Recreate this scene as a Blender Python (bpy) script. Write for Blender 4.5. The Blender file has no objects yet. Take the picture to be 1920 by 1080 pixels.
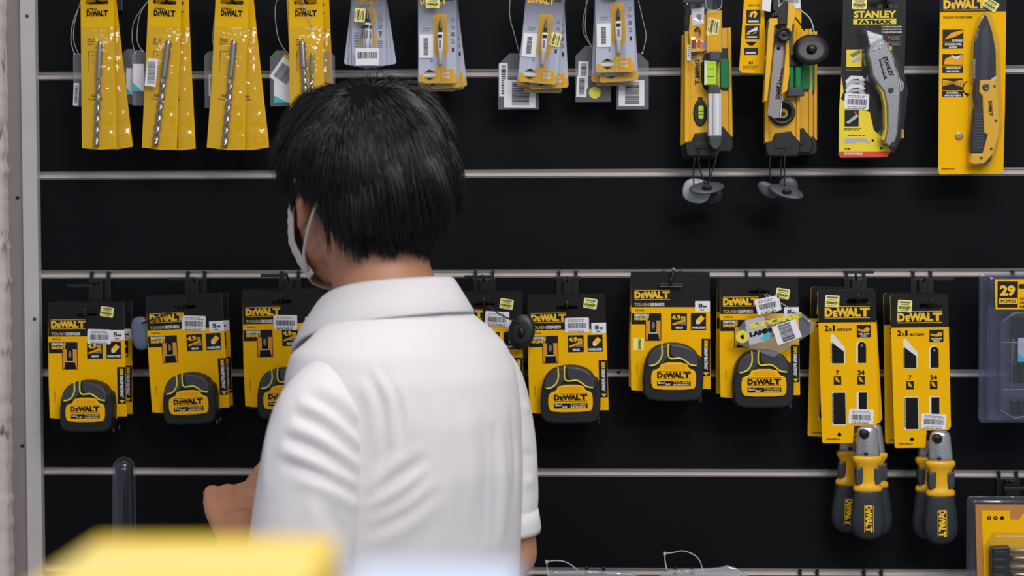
import bpy, math, random
from mathutils import Matrix, Vector, noise
random.seed(7)
SC = bpy.context.scene
COL = SC.collection
R = math.radians
F_PX = 2667.0
CAM = Vector((0, -2.135, 1.5))
RM = Matrix.Rotation(R(2.0), 3, 'Z') @ Matrix.Rotation(R(90 - 1.9), 3, 'X') @ Matrix.Rotation(R(-0.16), 3, 'Z')

# ------------------------------------------------------------------ camera
cd = bpy.data.cameras.new('camera')
cd.sensor_width = 36; cd.lens = F_PX / 1920 * 36
cd.clip_start = 0.02
cam = bpy.data.objects.new('camera', cd); COL.objects.link(cam)
cam.location = CAM
cam.rotation_euler = RM.to_euler()
cd.dof.use_dof = True; cd.dof.focus_distance = 1.92; cd.dof.aperture_fstop = 4.0
SC.camera = cam

def W(px, py, Y=0.0):
    "point of the plane y = Y that the photograph shows at a pixel"
    d = RM @ Vector(((px - 960) / F_PX, -(py - 540) / F_PX, -1))
    return CAM + d * ((Y - CAM.y) / d.y)
def S(Y): return (Y - CAM.y) / F_PX          # metres per pixel at plane Y

# ------------------------------------------------------------------ materials
def lin(c):
    o = []
    for v in c:
        v /= 255.0
        o.append(v / 12.92 if v <= 0.04045 else ((v + 0.055) / 1.055) ** 2.4)
    return (o[0], o[1], o[2], 1)
MATS = {}
def mat(name, rgb, rough=0.5, metal=0.0, spec=0.5, bump=0, bscale=50, var=0, vscale=10, coat=0, sss=0, emis=None, aniso=None):
    if name in MATS: return MATS[name]
    m = bpy.data.materials.new(name); m.use_nodes = True
    nt = m.node_tree; b = nt.nodes['Principled BSDF']
    c = lin(rgb)
    b.inputs['Base Color'].default_value = c
    b.inputs['Roughness'].default_value = rough
    b.inputs['Metallic'].default_value = metal
    b.inputs['Specular IOR Level'].default_value = spec
    b.inputs['Coat Weight'].default_value = coat
    b.inputs['Coat Roughness'].default_value = 0.15
    if sss:
        b.inputs['Subsurface Weight'].default_value = sss
        b.inputs['Subsurface Radius'].default_value = (0.01, 0.004, 0.002)
        b.inputs['Subsurface Scale'].default_value = 0.5
    tc = None
    if bump or var:
        tc = nt.nodes.new('ShaderNodeTexCoord')
    if bump:
        n = nt.nodes.new('ShaderNodeTexNoise'); n.inputs['Scale'].default_value = bscale; n.inputs['Detail'].default_value = 4
        bp = nt.nodes.new('ShaderNodeBump'); bp.inputs['Strength'].default_value = bump; bp.inputs['Distance'].default_value = 0.002
        nt.links.new(tc.outputs['Object'], n.inputs['Vector'])
        nt.links.new(n.outputs['Fac'], bp.inputs['Height']); nt.links.new(bp.outputs['Normal'], b.inputs['Normal'])
    if var:
        n = nt.nodes.new('ShaderNodeTexNoise'); n.inputs['Scale'].default_value = vscale; n.inputs['Detail'].default_value = 5
        mx = nt.nodes.new('ShaderNodeMix'); mx.data_type = 'RGBA'
        mx.inputs['A'].default_value = [x * (1 - var) for x in c[:3]] + [1]
        mx.inputs['B'].default_value = [min(1, x * (1 + var)) for x in c[:3]] + [1]
        nt.links.new(tc.outputs['Object'], n.inputs['Vector'])
        nt.links.new(n.outputs['Fac'], mx.inputs['Factor']); nt.links.new(mx.outputs['Result'], b.inputs['Base Color'])
    MATS[name] = m
    return m
def clear(name, tint=(251, 252, 253), refl=0.10, rough=0.08, bump=0.3, bscale=60, haze=0.0):
    "thin clear plastic film: mostly see-through, mirror-like by Fresnel, a little milky"
    if name in MATS: return MATS[name]
    m = bpy.data.materials.new(name); m.use_nodes = True
    nt = m.node_tree; nt.nodes.clear()
    out = nt.nodes.new('ShaderNodeOutputMaterial')
    tr = nt.nodes.new('ShaderNodeBsdfTransparent'); tr.inputs['Color'].default_value = lin(tint)
    gl = nt.nodes.new('ShaderNodeBsdfGlossy'); gl.inputs['Roughness'].default_value = rough
    df = nt.nodes.new('ShaderNodeBsdfDiffuse'); df.inputs['Color'].default_value = lin((205, 208, 214))
    fr = nt.nodes.new('ShaderNodeLayerWeight'); fr.inputs['Blend'].default_value = .5
    pw = nt.nodes.new('ShaderNodeMath'); pw.operation = 'POWER'; pw.inputs[1].default_value = 3.5
    ml = nt.nodes.new('ShaderNodeMath'); ml.operation = 'MULTIPLY'; ml.inputs[1].default_value = .55
    ad = nt.nodes.new('ShaderNodeMath'); ad.operation = 'ADD'; ad.inputs[1].default_value = refl
    tcn = nt.nodes.new('ShaderNodeTexCoord'); n = nt.nodes.new('ShaderNodeTexNoise'); n.inputs['Scale'].default_value = bscale
    bp = nt.nodes.new('ShaderNodeBump'); bp.inputs['Strength'].default_value = bump; bp.inputs['Distance'].default_value = 0.004
    m1 = nt.nodes.new('ShaderNodeMixShader'); m2 = nt.nodes.new('ShaderNodeMixShader')
    L = nt.links.new
    L(tcn.outputs['Object'], n.inputs['Vector']); L(n.outputs['Fac'], bp.inputs['Height'])
    L(bp.outputs['Normal'], gl.inputs['Normal']); L(bp.outputs['Normal'], fr.inputs['Normal'])
    L(fr.outputs['Facing'], pw.inputs[0]); L(pw.outputs[0], ml.inputs[0]); L(ml.outputs[0], ad.inputs[0]); L(ad.outputs[0], m2.inputs[0])
    m1.inputs[0].default_value = haze
    L(tr.outputs[0], m1.inputs[1]); L(df.outputs[0], m1.inputs[2])
    L(m1.outputs[0], m2.inputs[1]); L(gl.outputs[0], m2.inputs[2]); L(m2.outputs[0], out.inputs['Surface'])
    MATS[name] = m
    return m

YEL = mat('printed yellow card', (249, 187, 0), 0.6, spec=0.12)
YPL = mat('yellow pouch card', (236, 184, 0), 0.5, spec=.2)
YORG = mat('deep yellow print', (240, 168, 8), 0.5, spec=.2)
YTXT = mat('yellow lettering', (250, 196, 30), 0.5)
LIME = mat('lime yellow print', (232, 218, 60), 0.5)
PALE = mat('pale yellow sticker', (244, 238, 160), 0.45)
BLK = mat('printed black card', (22, 20, 20), 0.45, spec=0.3)
INK = mat('black ink', (18, 16, 15), 0.6, spec=0.2)
GINK = mat('grey ink', (120, 118, 118), 0.6)
WHT = mat('white sticker paper', (236, 234, 240), 0.5)
WTX = mat('white lettering', (225, 225, 225), 0.6)
SIL = mat('silver grey card', (176, 174, 184), 0.4)
RED = mat('red print', (222, 66, 36), 0.5)
TEAL = mat('teal print', (60, 190, 205), 0.5)
DARKR = mat('black rubber', (16, 17, 20), 0.55, bump=0.15, bscale=400)
DRK2 = mat('charcoal rubber grip', (60, 62, 69), 0.42, bump=0.1, bscale=300)
YPLA = mat('yellow plastic', (236, 178, 8), 0.35, coat=0.2)
YTAPE = mat('yellow tape face', (246, 184, 0), 0.45, spec=.25)
STEEL = mat('drill steel', (170, 166, 164), 0.28, metal=1.0)
DSTEEL = mat('dark steel', (88, 88, 92), 0.3, metal=1.0)
CAST = mat('cast metal', (190, 190, 194), 0.35, metal=0.85, bump=0.2, bscale=300)
GREYM = mat('grey painted metal', (150, 148, 142), 0.4, metal=0.5)
BPL = mat('black plastic', (14, 15, 17), 0.4)
GPL = mat('grey plastic', (72, 75, 82), 0.35)
HOOKM = mat('black hook steel', (18, 19, 22), 0.42)
EDGE = mat('card edge', (190, 184, 170), 0.6)
ALU = mat('aluminium', (206, 200, 196), 0.42, metal=0.15, bump=0.05, bscale=200, var=0.08, vscale=25)
ALUD = mat('aluminium channel', (212, 200, 192), 0.5, metal=0.1, var=0.12, vscale=18)
BOARD = mat('black slat board', (15, 17, 20), 0.62, spec=0.10, bump=0.08, bscale=600, var=0.12, vscale=3)
CLR = clear('clear film', bump=0.9, bscale=45, refl=0.06, rough=0.10)
CLRT = clear('clear tag plastic', refl=0.03, rough=0.15, haze=0.12, bump=0.1, bscale=20)
CLRB = clear('clear blister shell', tint=(250, 251, 253), refl=0.03, rough=0.1, haze=0.012, bump=0.25, bscale=40)
CLRD = clear('bluish clear shell', tint=(238, 241, 250), refl=0.05, rough=0.12, haze=0.03, bump=0.4, bscale=30)
CLRS = clear('clear tube plastic', tint=(235, 239, 245), refl=0.03, rough=0.04, haze=0.02, bump=0.02)
LOOP = mat('nylon loop', (188, 190, 196), 0.3)
GRNV = mat('green vial', (30, 140, 80), 0.15, coat=0.5)
LIMV = mat('lime vial liquid', (190, 225, 50), 0.15, coat=0.5)

# ------------------------------------------------------------------ mesh accumulator
TCACHE = {}
def text_mesh(s, bold=0.02):
    k = (s, bold)
    if k not in TCACHE:
        c = bpy.data.curves.new('t', 'FONT'); c.body = s; c.size = 1; c.offset = bold
        c.resolution_u = 2; c.fill_mode = 'FRONT'
        o = bpy.data.objects.new('t', c); COL.objects.link(o)
        dg = bpy.context.evaluated_depsgraph_get()
        me = bpy.data.meshes.new_from_object(o.evaluated_get(dg))
        vs = [(v.co.x, v.co.y) for v in me.vertices]; fs = [tuple(p.vertices) for p in me.polygons]
        bpy.data.objects.remove(o); bpy.data.curves.remove(c); bpy.data.meshes.remove(me)
        x0 = min(v[0] for v in vs); x1 = max(v[0] for v in vs); y0 = min(v[1] for v in vs); y1 = max(v[1] for v in vs)
        vs = [((x - x0) / (x1 - x0), (y - y0) / (y1 - y0)) for x, y in vs]
        TCACHE[k] = (vs, fs)
    return TCACHE[k]

def rrect(x0, y0, x1, y1, r=3, n=4):
    P = []
    for cx, cy, a0 in ((x1 - r, y0 + r, -90), (x1 - r, y1 - r, 0), (x0 + r, y1 - r, 90), (x0 + r, y0 + r, 180)):
        for i in range(n + 1):
            a = R(a0 + 90 * i / n); P.append((cx + r * math.cos(a), cy + r * math.sin(a)))
    return P
def circ(cx, cy, r, n=20, ry=None):
    ry = ry or r
    return [(cx + r * math.cos(2 * math.pi * i / n), cy + ry * math.sin(2 * math.pi * i / n)) for i in range(n)]
def rotpts(P, c, deg):
    ca, sa = math.cos(R(deg)), math.sin(R(deg))
    return [(c[0] + (x - c[0]) * ca - (y - c[1]) * sa, c[1] + (x - c[0]) * sa + (y - c[1]) * ca) for x, y in P]
def area(P): return sum(P[i][0] * P[(i + 1) % len(P)][1] - P[(i + 1) % len(P)][0] * P[i][1] for i in range(len(P))) / 2
def shrink(P, d):
    n = len(P); s = 1 if area(P) > 0 else -1; Q = []
    for i in range(n):
        a, b, c = Vector(P[i - 1]), Vector(P[i]), Vector(P[(i + 1) % n])
        e1 = (b - a); e2 = (c - b)
        if e1.length < 1e-9 or e2.length < 1e-9: Q.append(P[i]); continue
        e1.normalize(); e2.normalize()
        nn = Vector((-e1.y - e2.y, e1.x + e2.x)) * s
        if nn.length < 1e-6: Q.append(P[i]); continue
        nn.normalize(); k = max(0.4, nn.dot(Vector((-e1.y, e1.x)) * s))
        q = b + nn * (d / k); Q.append((q.x, q.y))
    return Q

class G:
    "collects geometry in photo-pixel coordinates around an origin (ox, oy); w = metres towards the viewer"
    def __init__(g, ox=0, oy=0, s=0.00077):
        g.ox, g.oy, g.s = ox, oy, s
        g.v = []; g.f = []; g.mi = []; g.mats = []; g.sm = []
    def P(g, x, y, w=0): return ((x - g.ox) * g.s, -w, -(y - g.oy) * g.s)
    def midx(g, m):
        if m not in g.mats: g.mats.append(m)
        return g.mats.index(m)
    def raw(g, vs, fs, m, smooth=False):
        b = len(g.v); g.v += [tuple(v) for v in vs]; k = g.midx(m)
        for f in fs: g.f.append([b + i for i in f]); g.mi.append(k); g.sm.append(smooth)
        return g
    def poly(g, P, w, m):
        if area(P) > 0: P = P[::-1]          # y is down: keep the face towards the viewer
        return g.raw([g.P(x, y, w) for x, y in P], [list(range(len(P)))], m)
    def rect(g, x0, y0, x1, y1, w, m): return g.poly([(x0, y0), (x1, y0), (x1, y1), (x0, y1)], w, m)
    def rings(g, rs, m, smooth=True, cap=True):
        n = len(rs[0]); vs = [p for r in rs for p in r]; fs = []
        for k in range(len(rs) - 1):
            for i in range(n):
                j = (i + 1) % n; fs.append([k * n + i, k * n + j, (k + 1) * n + j, (k + 1) * n + i])
        nf = len(fs)
        if cap: fs.append(list(range(n))[::-1]); fs.append([(len(rs) - 1) * n + i for i in range(n)])
        g.raw(vs, fs, m, smooth)
        if cap: g.sm[-1] = g.sm[-2] = False
        return g
    def slab(g, P, w0, w1, m, bev=0, side=None):
        "prism between depths w0 < w1, bev px bevel"
        if area(P) > 0: P = P[::-1]
        b = bev * g.s
        if bev:
            Q = shrink(P, bev); Q2 = shrink(P, bev * 0.3)
            rs = [[g.P(x, y, w0) for x, y in Q], [g.P(x, y, w0 + b) for x, y in P], [g.P(x, y, w1 - b) for x, y in P],
                  [g.P(x, y, w1 - b * 0.3) for x, y in Q2], [g.P(x, y, w1) for x, y in Q]]
        else: rs = [[g.P(x, y, w0) for x, y in P], [g.P(x, y, w1) for x, y in P]]
        if side:
            g.rings(rs, side, False, cap=False); g.poly(P, w1, m); return g.poly(P[::-1], w0, side)
        return g.rings(rs, m, False)
    def box(g, x0, y0, x1, y1, w0, w1, m, bev=0): return g.slab([(x0, y0), (x1, y0), (x1, y1), (x0, y1)], w0, w1, m, bev)
    def tube3(g, pts, r, m, n=6, cap=True):
        "tube through local 3D points"
        pts = [Vector(p) for p in pts]; rs = []
        up = Vector((0.13, 0.31, 0.94)); N = len(pts)
        rr = r if isinstance(r, (list, tuple)) else [r] * N
        for i, p in enumerate(pts):
            t = (pts[min(i + 1, N - 1)] - pts[max(i - 1, 0)])
            if t.length < 1e-9: t = Vector((0, 0, 1))
            t.normalize()
            a = t.cross(up)
            if a.length < 0.15: a = t.cross(Vector((1, 0, 0)))
            a.normalize(); b = t.cross(a)
            rs.append([tuple(p + (a * math.cos(2 * math.pi * k / n) + b * math.sin(2 * math.pi * k / n)) * rr[i]) for k in range(n)])
        return g.rings(rs, m, True, cap)
    def tube(g, pts, r, m, n=6):
        "tube through (px, py, w) points, radius in metres"
        return g.tube3([g.P(*p) for p in smoothpath(pts)] if len(pts) > 2 else [g.P(*p) for p in pts], r, m, n)
    def text(g, s, x0, y0, x1, y1, w, m, bold=0.02):
        return g.text3(s, (x0, y1), (x1 - x0, 0), (0, y0 - y1), w, m, bold)
    def text3(g, s, p, u, v, w, m, bold=0.02):
        vs, fs = text_mesh(s, bold)
        return g.raw([g.P(p[0] + a * u[0] + b * v[0], p[1] + a * u[1] + b * v[1], w) for a, b in vs], fs, m)
    def logo(g, p, u, v, w, m, lines=True):
        "the maker's wordmark: D, small E, WALT, ruled above and below"
        def at(a, b): return (p[0] + a * u[0] + b * v[0], p[1] + a * u[1] + b * v[1])
        y0, y1 = (0.13, 0.87) if lines else (0, 1)
        h = y1 - y0
        for ch, a0, a1, k in (('D', 0.0, 0.175, 1), ('E', 0.185, 0.285, 0.72), ('W', 0.265, 0.535, 1), ('A', 0.475, 0.68, 1), ('L', 0.66, 0.80, 1), ('T', 0.785, 1.0, 1)):
            g.text3(ch, at(a0, y0), ((a1 - a0) * u[0], (a1 - a0) * u[1]), (h * k * v[0], h * k * v[1]), w, m, 0.06)
        if lines:
            for b in (0.0, 0.95):
                a, c, d, e = at(0, b), at(1, b), at(1, b + 0.05), at(0, b + 0.05); g.poly([a, c, d, e], w, m)
        return g
    def lines(g, x0, y0, x1, y1, n, w, m, fill=0.5, seed=1):
        "rows of print too small to read"
        rnd = random.Random(seed); h = (y1 - y0) / n
        for i in range(n):
            x = x0; e = x1 - rnd.random() * (x1 - x0) * 0.25
            while x < e:
                l = rnd.uniform(0.08, 0.22) * (x1 - x0); g.rect(x, y0 + i * h, min(x + l, e), y0 + (i + fill) * h, w, m); x += l + 0.04 * (x1 - x0)
        return g
    def barcode(g, x0, y0, x1, y1, w, m=None, vert=False, seed=3, rot=0, c=None):
        rnd = random.Random(seed); L = (y1 - y0) if vert else (x1 - x0); t = 0
        while t < L:
            b = rnd.choice((0.5, 0.8, 1.3)) * L / 34; 
            Q = [(x0, y0 + t), (x1, y0 + t), (x1, y0 + min(L, t + b)), (x0, y0 + min(L, t + b))] if vert else [(x0 + t, y0), (x0 + min(L, t + b), y0), (x0 + min(L, t + b), y1), (x0 + t, y1)]
            if rot: Q = rotpts(Q, c, rot)
            g.poly(Q, w, m or INK); t += b + rnd.choice((0.5, 0.9)) * L / 34
        return g
    def make(g, name, parent=None, M=None):
        me = bpy.data.meshes.new(name)
        me.from_pydata(g.v, [], g.f)
        for m in g.mats: me.materials.append(m)
        me.polygons.foreach_set('material_index', g.mi)
        me.polygons.foreach_set('use_smooth', g.sm)
        me.update()
        o = bpy.data.objects.new(name, me); COL.objects.link(o)
        if parent: o.parent = parent
        return o

def smoothpath(pts, sub=5):
    P = [Vector(p) for p in pts]; out = []
    for i in range(len(P) - 1):
        a = P[max(i - 1, 0)]; b = P[i]; c = P[i + 1]; d = P[min(i + 2, len(P) - 1)]
        for k in range(sub):
            t = k / sub
            out.append(tuple(0.5 * ((2 * b) + (c - a) * t + (2 * a - 5 * b + 4 * c - d) * t * t + (3 * b - a - 3 * c + d) * t ** 3)))
    out.append(tuple(P[-1]))
    return out

def chaikin(P, n=2):
    for _ in range(n):
        Q = []
        for i in range(len(P)):
            a, b = P[i], P[(i + 1) % len(P)]
            Q += [(a[0] * .75 + b[0] * .25, a[1] * .75 + b[1] * .25), (a[0] * .25 + b[0] * .75, a[1] * .25 + b[1] * .75)]
        P = Q
    return P
def attach(g, name, parent, pos):
    "a part drawn around the world point pos, fixed to an unrotated thing"
    o = g.make(name, parent); o.location = pos - parent.location; return o
def thing(name, label, cat, loc=(0, 0, 0), group=None, roll=0, yaw=0, swing=0):
    o = bpy.data.objects.new(name, None); COL.objects.link(o)
    o.location = loc
    o.rotation_euler = (R(swing), R(-roll), R(yaw))   # roll > 0: lower end swings right in the picture
    o['label'] = label; o['category'] = cat
    if group: o['group'] = group
    o.empty_display_size = 0.02
    return o
def tag(o, label, cat, group=None, kind=None):
    if label: o['label'] = label
    if cat: o['category'] = cat
    if group: o['group'] = group
    if kind: o['kind'] = kind
    return o
def struct(o): o['kind'] = 'structure'; return o
def dup(root, loc, label, roll=0, yaw=0, swing=0, group=None, skip=()):
    r = root.copy(); COL.objects.link(r); r.location = loc; r.rotation_euler = (R(swing), R(-roll), R(yaw)); r['label'] = label
    if group: r['group'] = group
    for ch in list(root.children):
        if ch.name.split('.')[0] in skip: continue
        c = ch.copy(); COL.objects.link(c); c.parent = r
        for gch in list(ch.children):
            d = gch.copy(); COL.objects.link(d); d.parent = c
    return r

# ------------------------------------------------------------------ the setting
Z3 = W(960, 513.0, 0).z
XL = W(73, 540, 0).x
XR = 1.35
RAILZ = [Z3 + 0.15 * k for k in range(6, -10, -1)]
g = G(s=1)
def wbox(g, x0, x1, y0, y1, z0, z1, m):
    v = [(x, y, z) for x in (x0, x1) for y in (y0, y1) for z in (z0, z1)]
    g.raw(v, [(0, 1, 3, 2), (4, 6, 7, 5), (0, 4, 5, 1), (2, 3, 7, 6), (0, 2, 6, 4), (1, 5, 7, 3)], m)
H = 0.0054
zs = RAILZ
for i in range(len(zs) - 1):
    wbox(g, XL, XR, 0, 0.018, zs[i + 1] + H, zs[i] - H, BOARD)
wbox(g, XL, XR, 0.0195, 0.03, 0, 2.6, BOARD)
struct(g.make('wall_back'))
for i, z in enumerate(zs):
    g = G(s=1)
    wbox(g, XL, XR, 0.0035, 0.0050, z - H, z + H, ALUD)
    wbox(g, XL, XR, -0.0008, 0.0036, z + H - 0.0012, z + H, ALU)
    wbox(g, XL, XR, -0.0008, 0.0036, z - H, z - H + 0.0012, ALU)
    wbox(g, XL, XR, -0.0008, 0.0002, z + H - 0.0018, z + H + 0.0004, ALU)
    wbox(g, XL, XR, -0.0008, 0.0002, z - H - 0.0004, z - H + 0.0018, ALU)
    struct(g.make('trim_%d' % (i + 1)))
# screws in the channel seen beside the tape cards
for (px, py) in ((1159, 697), (1161, 699 - 1)):
    pass
g = G(s=1)   # vertical aluminium flange, its return and the chipped plaster pier on the left
xa = W(45, 540, -0.012).x; xb = W(72.5, 540, -0.012).x
wbox(g, xa, xb, -0.012, 0.03, 0, 2.6, ALU); struct(g.make('trim_20'))
xc = W(20, 540, 0.0).x
ALUS = mat('dull aluminium', (150, 140, 138), 0.5, metal=0.3, var=0.1, vscale=12)
g = G(s=1); wbox(g, xc - 0.02, xa, -0.004, 0.03, 0, 2.6, ALUS); struct(g.make('trim_21'))
def plaster():
    m = mat('chipped white plaster', (205, 198, 196), 0.8)
    nt = m.node_tree; b = nt.nodes['Principled BSDF']; L = nt.links.new
    tc = nt.nodes.new('ShaderNodeTexCoord'); mp = nt.nodes.new('ShaderNodeMapping'); mp.inputs['Scale'].default_value = (34, 34, 13)
    n = nt.nodes.new('ShaderNodeTexNoise'); n.inputs['Scale'].default_value = 1.6; n.inputs['Detail'].default_value = 6
    cr = nt.nodes.new('ShaderNodeValToRGB')
    cr.color_ramp.elements[0].position = 0.30; cr.color_ramp.elements[0].color = lin((70, 62, 58))
    cr.color_ramp.elements[1].position = 0.40; cr.color_ramp.elements[1].color = lin((205, 198, 196))
    e = cr.color_ramp.elements.new(0.35); e.color = lin((150, 140, 138))
    e = cr.color_ramp.elements.new(0.65); e.color = lin((214, 206, 202))
    bp = nt.nodes.new('ShaderNodeBump'); bp.inputs['Strength'].default_value = 0.5; bp.inputs['Distance'].default_value = 0.003
    L(tc.outputs['Object'], mp.inputs['Vector']); L(mp.outputs[0], n.inputs['Vector']); L(n.outputs['Fac'], cr.inputs[0]); L(cr.outputs[0], b.inputs['Base Color'])
    L(n.outputs['Fac'], bp.inputs['Height']); L(bp.outputs[0], b.inputs['Normal'])
    return m
PLA = plaster()
g = G(s=1)
nx, nz = 14, 420
xe = W(3, 540, -0.03).x
rows = []
for k in range(nz + 1):
    z = 2.6 * k / nz; row = []
    for i in range(nx + 1):
        t = i / nx
        e = 0.0018 * noise.noise(Vector((0, 7, z * 6))) + 0.003 * noise.noise(Vector((3, 1, z * 60))) + 0.0015 * noise.noise(Vector((3, 5, z * 170)))
        x = -1.6 + (xe - 0.0 + e + 1.6) * min(1, 0.9 + 0.1 * (i / (nx - 3))) if i <= nx - 3 else xe + e
        if i < nx - 3: x = xe - 0.03 - (nx - 3 - i) ** 2 * 0.006
        y = -0.03
        if i > nx - 3: x = xe + e + 0.004 * (i - nx + 3) ** 0.5 * 0.5; y = -0.03 + 0.014 * (i - nx + 3)
        y += 0.002 * noise.noise(Vector((x * 30, 2, z * 30)))
        row.append((x, y, z))
    rows.append(row)
vs = [p for r in rows for p in r]; m_ = nx + 1
g.raw(vs, [(k * m_ + i, k * m_ + i + 1, (k + 1) * m_ + i + 1, (k + 1) * m_ + i) for k in range(nz) for i in range(nx)], PLA, True)
wbox(g, vs[0][0], xe - 0.002, -0.02, 0.03, 0, 2.6, PLA)
struct(g.make('wall_left'))
FLO = mat('grey floor tile', (150, 148, 144), 0.35, var=0.1, vscale=4)
g = G(s=1); wbox(g, -2.2, 2.2, -3.6, 0.03, -0.03, 0, FLO); struct(g.make('floor'))
CEI = mat('white ceiling', (225, 225, 222), 0.8)
g = G(s=1); wbox(g, -2.2, 2.2, -3.6, 0.03, 2.95, 2.98, CEI); struct(g.make('ceiling'))
def screw(px, py, Y, m, label):
    g = G(px, py, S(Y))
    g.rings([[g.P(x, y, 0) for x, y in circ(px, py, 3.6, 14)], [g.P(x, y, 0.0012) for x, y in circ(px, py, 3.2, 14)], [g.P(x, y, 0.0018) for x, y in circ(px, py, 1.6, 14)]], m)
    g.poly([(px - 2.2, py - .5), (px + 2.2, py - .5), (px + 2.2, py + .5), (px - 2.2, py + .5)], 0.0021, INK)
    g.poly([(px - .5, py - 2.2), (px + .5, py - 2.2), (px + .5, py + 2.2), (px - .5, py + 2.2)], 0.0020, INK)
    o = g.make('screw'); o.location = W(px, py, Y); tag(o, label, 'screw')
SCRM = mat('screw head', (120, 112, 98), 0.4, metal=0.8)
screw(51, 30, -0.012, SCRM, 'brass coloured screw high on the left aluminium strip')
screw(65, 598, -0.012, SCRM, 'round screw on the left aluminium strip beside the lowest shelf of tape measures')
screw(33, 371, -0.004, BPL, 'small dark screw in the recessed grey strip next to the plaster edge')
screw(42, 836, -0.004, BPL, 'small dark screw low on the recessed grey strip at left')
screw(1160, 697, 0.0035, BPL, 'dark screw in the aluminium groove between two tape measure cards')
# ------------------------------------------------------------------ hooks
def hook(xc, gy, sx, sy, label, T=None, Ytip=-0.09, prong=16, drop=None, group='hooks in the slotted wall'):
    base = W(xc, gy, 0)
    t = thing('display_hook', label, 'hook', base, group)
    s0 = S(0); g = G(0, 0, 1)
    p = prong * s0
    slot = W(sx, sy, -0.07); zs_ = slot.z - base.z + 0.002
    zb = min(-0.028, zs_ - 0.004)
    def bx(g, x0, x1, z0, z1, w0, w1, m=HOOKM, bev=0.0012):
        g.slab([(x0, -z1), (x1, -z1), (x1, -z0), (x0, -z0)], w0, w1, m, bev)
    for sgn in (-1, 1):
        bx(g, sgn * p - 0.0022, sgn * p + 0.0022, -0.009, 0.0046, -0.006, 0.004)
    bx(g, -p - 0.0045, p + 0.0045, zb, -0.0065, 0.0, 0.004)
    bx(g, -0.007, 0.007, zb, -0.008, 0.0035, 0.012)
    g.make('bracket', t)
    g = G(0, 0, 1)
    dx = slot.x - base.x
    xt = W(sx, sy, Ytip).x - base.x
    g.tube3([(0, 0, zs_ + 0.0), (dx * 0.15, -0.012, zs_), (dx, -0.07, zs_), (xt, Ytip, zs_), (xt, Ytip - 0.003, zs_ + 0.004), (xt, Ytip - 0.003, zs_ + 0.009)], 0.002, HOOKM, 8)
    g.make('arm', t)
    if T:
        P = W(T[0], T[1], Ytip - 0.004); d = P - base
        g = G(0, 0, 1)
        g.tube3([(0, -0.01, -0.012), (d.x * 0.25, -0.02, max(d.z, -0.012)), (d.x, d.y + 0.002, d.z)], 0.0016, HOOKM, 6)
        w = T[2] * S(Ytip) / 2; h = 0.0022
        g.slab([(d.x - w, -d.z - h), (d.x + w, -d.z - h), (d.x + w, -d.z + h), (d.x - w, -d.z + h)], -d.y - 0.006, -d.y + 0.004, HOOKM, 0.0006)
        g.make('price_plate', t)
    return t

def keyhole(P, Hh):
    if (area(P) > 0) == (area(Hh) > 0): Hh = Hh[::-1]
    i = min(range(len(P)), key=lambda k: (P[k][0] - Hh[0][0]) ** 2 + (P[k][1] - Hh[0][1]) ** 2)
    j = min(range(len(Hh)), key=lambda k: (P[i][0] - Hh[k][0]) ** 2 + (P[i][1] - Hh[k][1]) ** 2)
    return P[i:] + P[:i + 1] + Hh[j:] + Hh[:j + 1]

def price_label(g, c, w, h, rot, wd, seed=1, money=False):
    "white paper label with a bar code, centre c, in the card's own print"
    x, y = c
    q = lambda P: rotpts(P, c, rot)
    g.slab(q(rrect(x - w / 2, y - h / 2, x + w / 2, y + h / 2, 2)), wd, wd + 0.00025, WHT)
    g.barcode(x - w * .38, y - h * .14, x + w * .40, y + h * .22, wd + 0.0004, INK, seed=seed, rot=rot, c=c)
    rnd = random.Random(seed)
    for k, yy in enumerate((-.38, -.28, .32, .42)):
        x0 = x - w * .36
        while x0 < x + w * .3:
            l = rnd.uniform(2, 6); g.poly(q([(x0, y + h * yy), (x0 + l, y + h * yy), (x0 + l, y + h * yy + h * .05), (x0, y + h * yy + h * .05)]), wd + 0.0004, GINK if k != 3 else INK); x0 += l + 1.4
def yellow_sticker(g, c, w, h, rot, wd):
    x, y = c; q = lambda P: rotpts(P, c, rot)
    g.slab(q(rrect(x - w / 2, y - h / 2, x + w / 2, y + h / 2, 2)), wd, wd + 0.00025, PALE)
    g.poly(q([(x - w * .38, y - h * .38), (x + w * .38, y - h * .38), (x + w * .38, y - h * .24), (x - w * .38, y - h * .24)]), wd + 0.0004, mat('olive ink', (120, 112, 30), .6))
    g.poly(q([(x - w * .45, y + h * .0), (x + w * .45, y + h * .0), (x + w * .45, y + h * .28), (x - w * .45, y + h * .28)]), wd + 0.0004, LIME)
    a = q([(x - w * .4, y + h * .26), (x + w * .4, y + h * .26), (x - w * .4, y + h * .03)])
    g.text3('STANLEY', a[0], (a[1][0] - a[0][0], a[1][1] - a[0][1]), (a[2][0] - a[0][0], a[2][1] - a[0][1]), wd + 0.0006, INK, 0.05)
    g.poly(q([(x - w * .3, y - h * .15), (x + w * .3, y - h * .15), (x + w * .3, y - h * .08), (x - w * .3, y - h * .08)]), wd + 0.0004, GINK)
    g.poly(q([(x - w * .3, y + h * .36), (x + w * .3, y + h * .36), (x + w * .3, y + h * .42), (x - w * .3, y + h * .42)]), wd + 0.0004, GINK)

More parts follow.
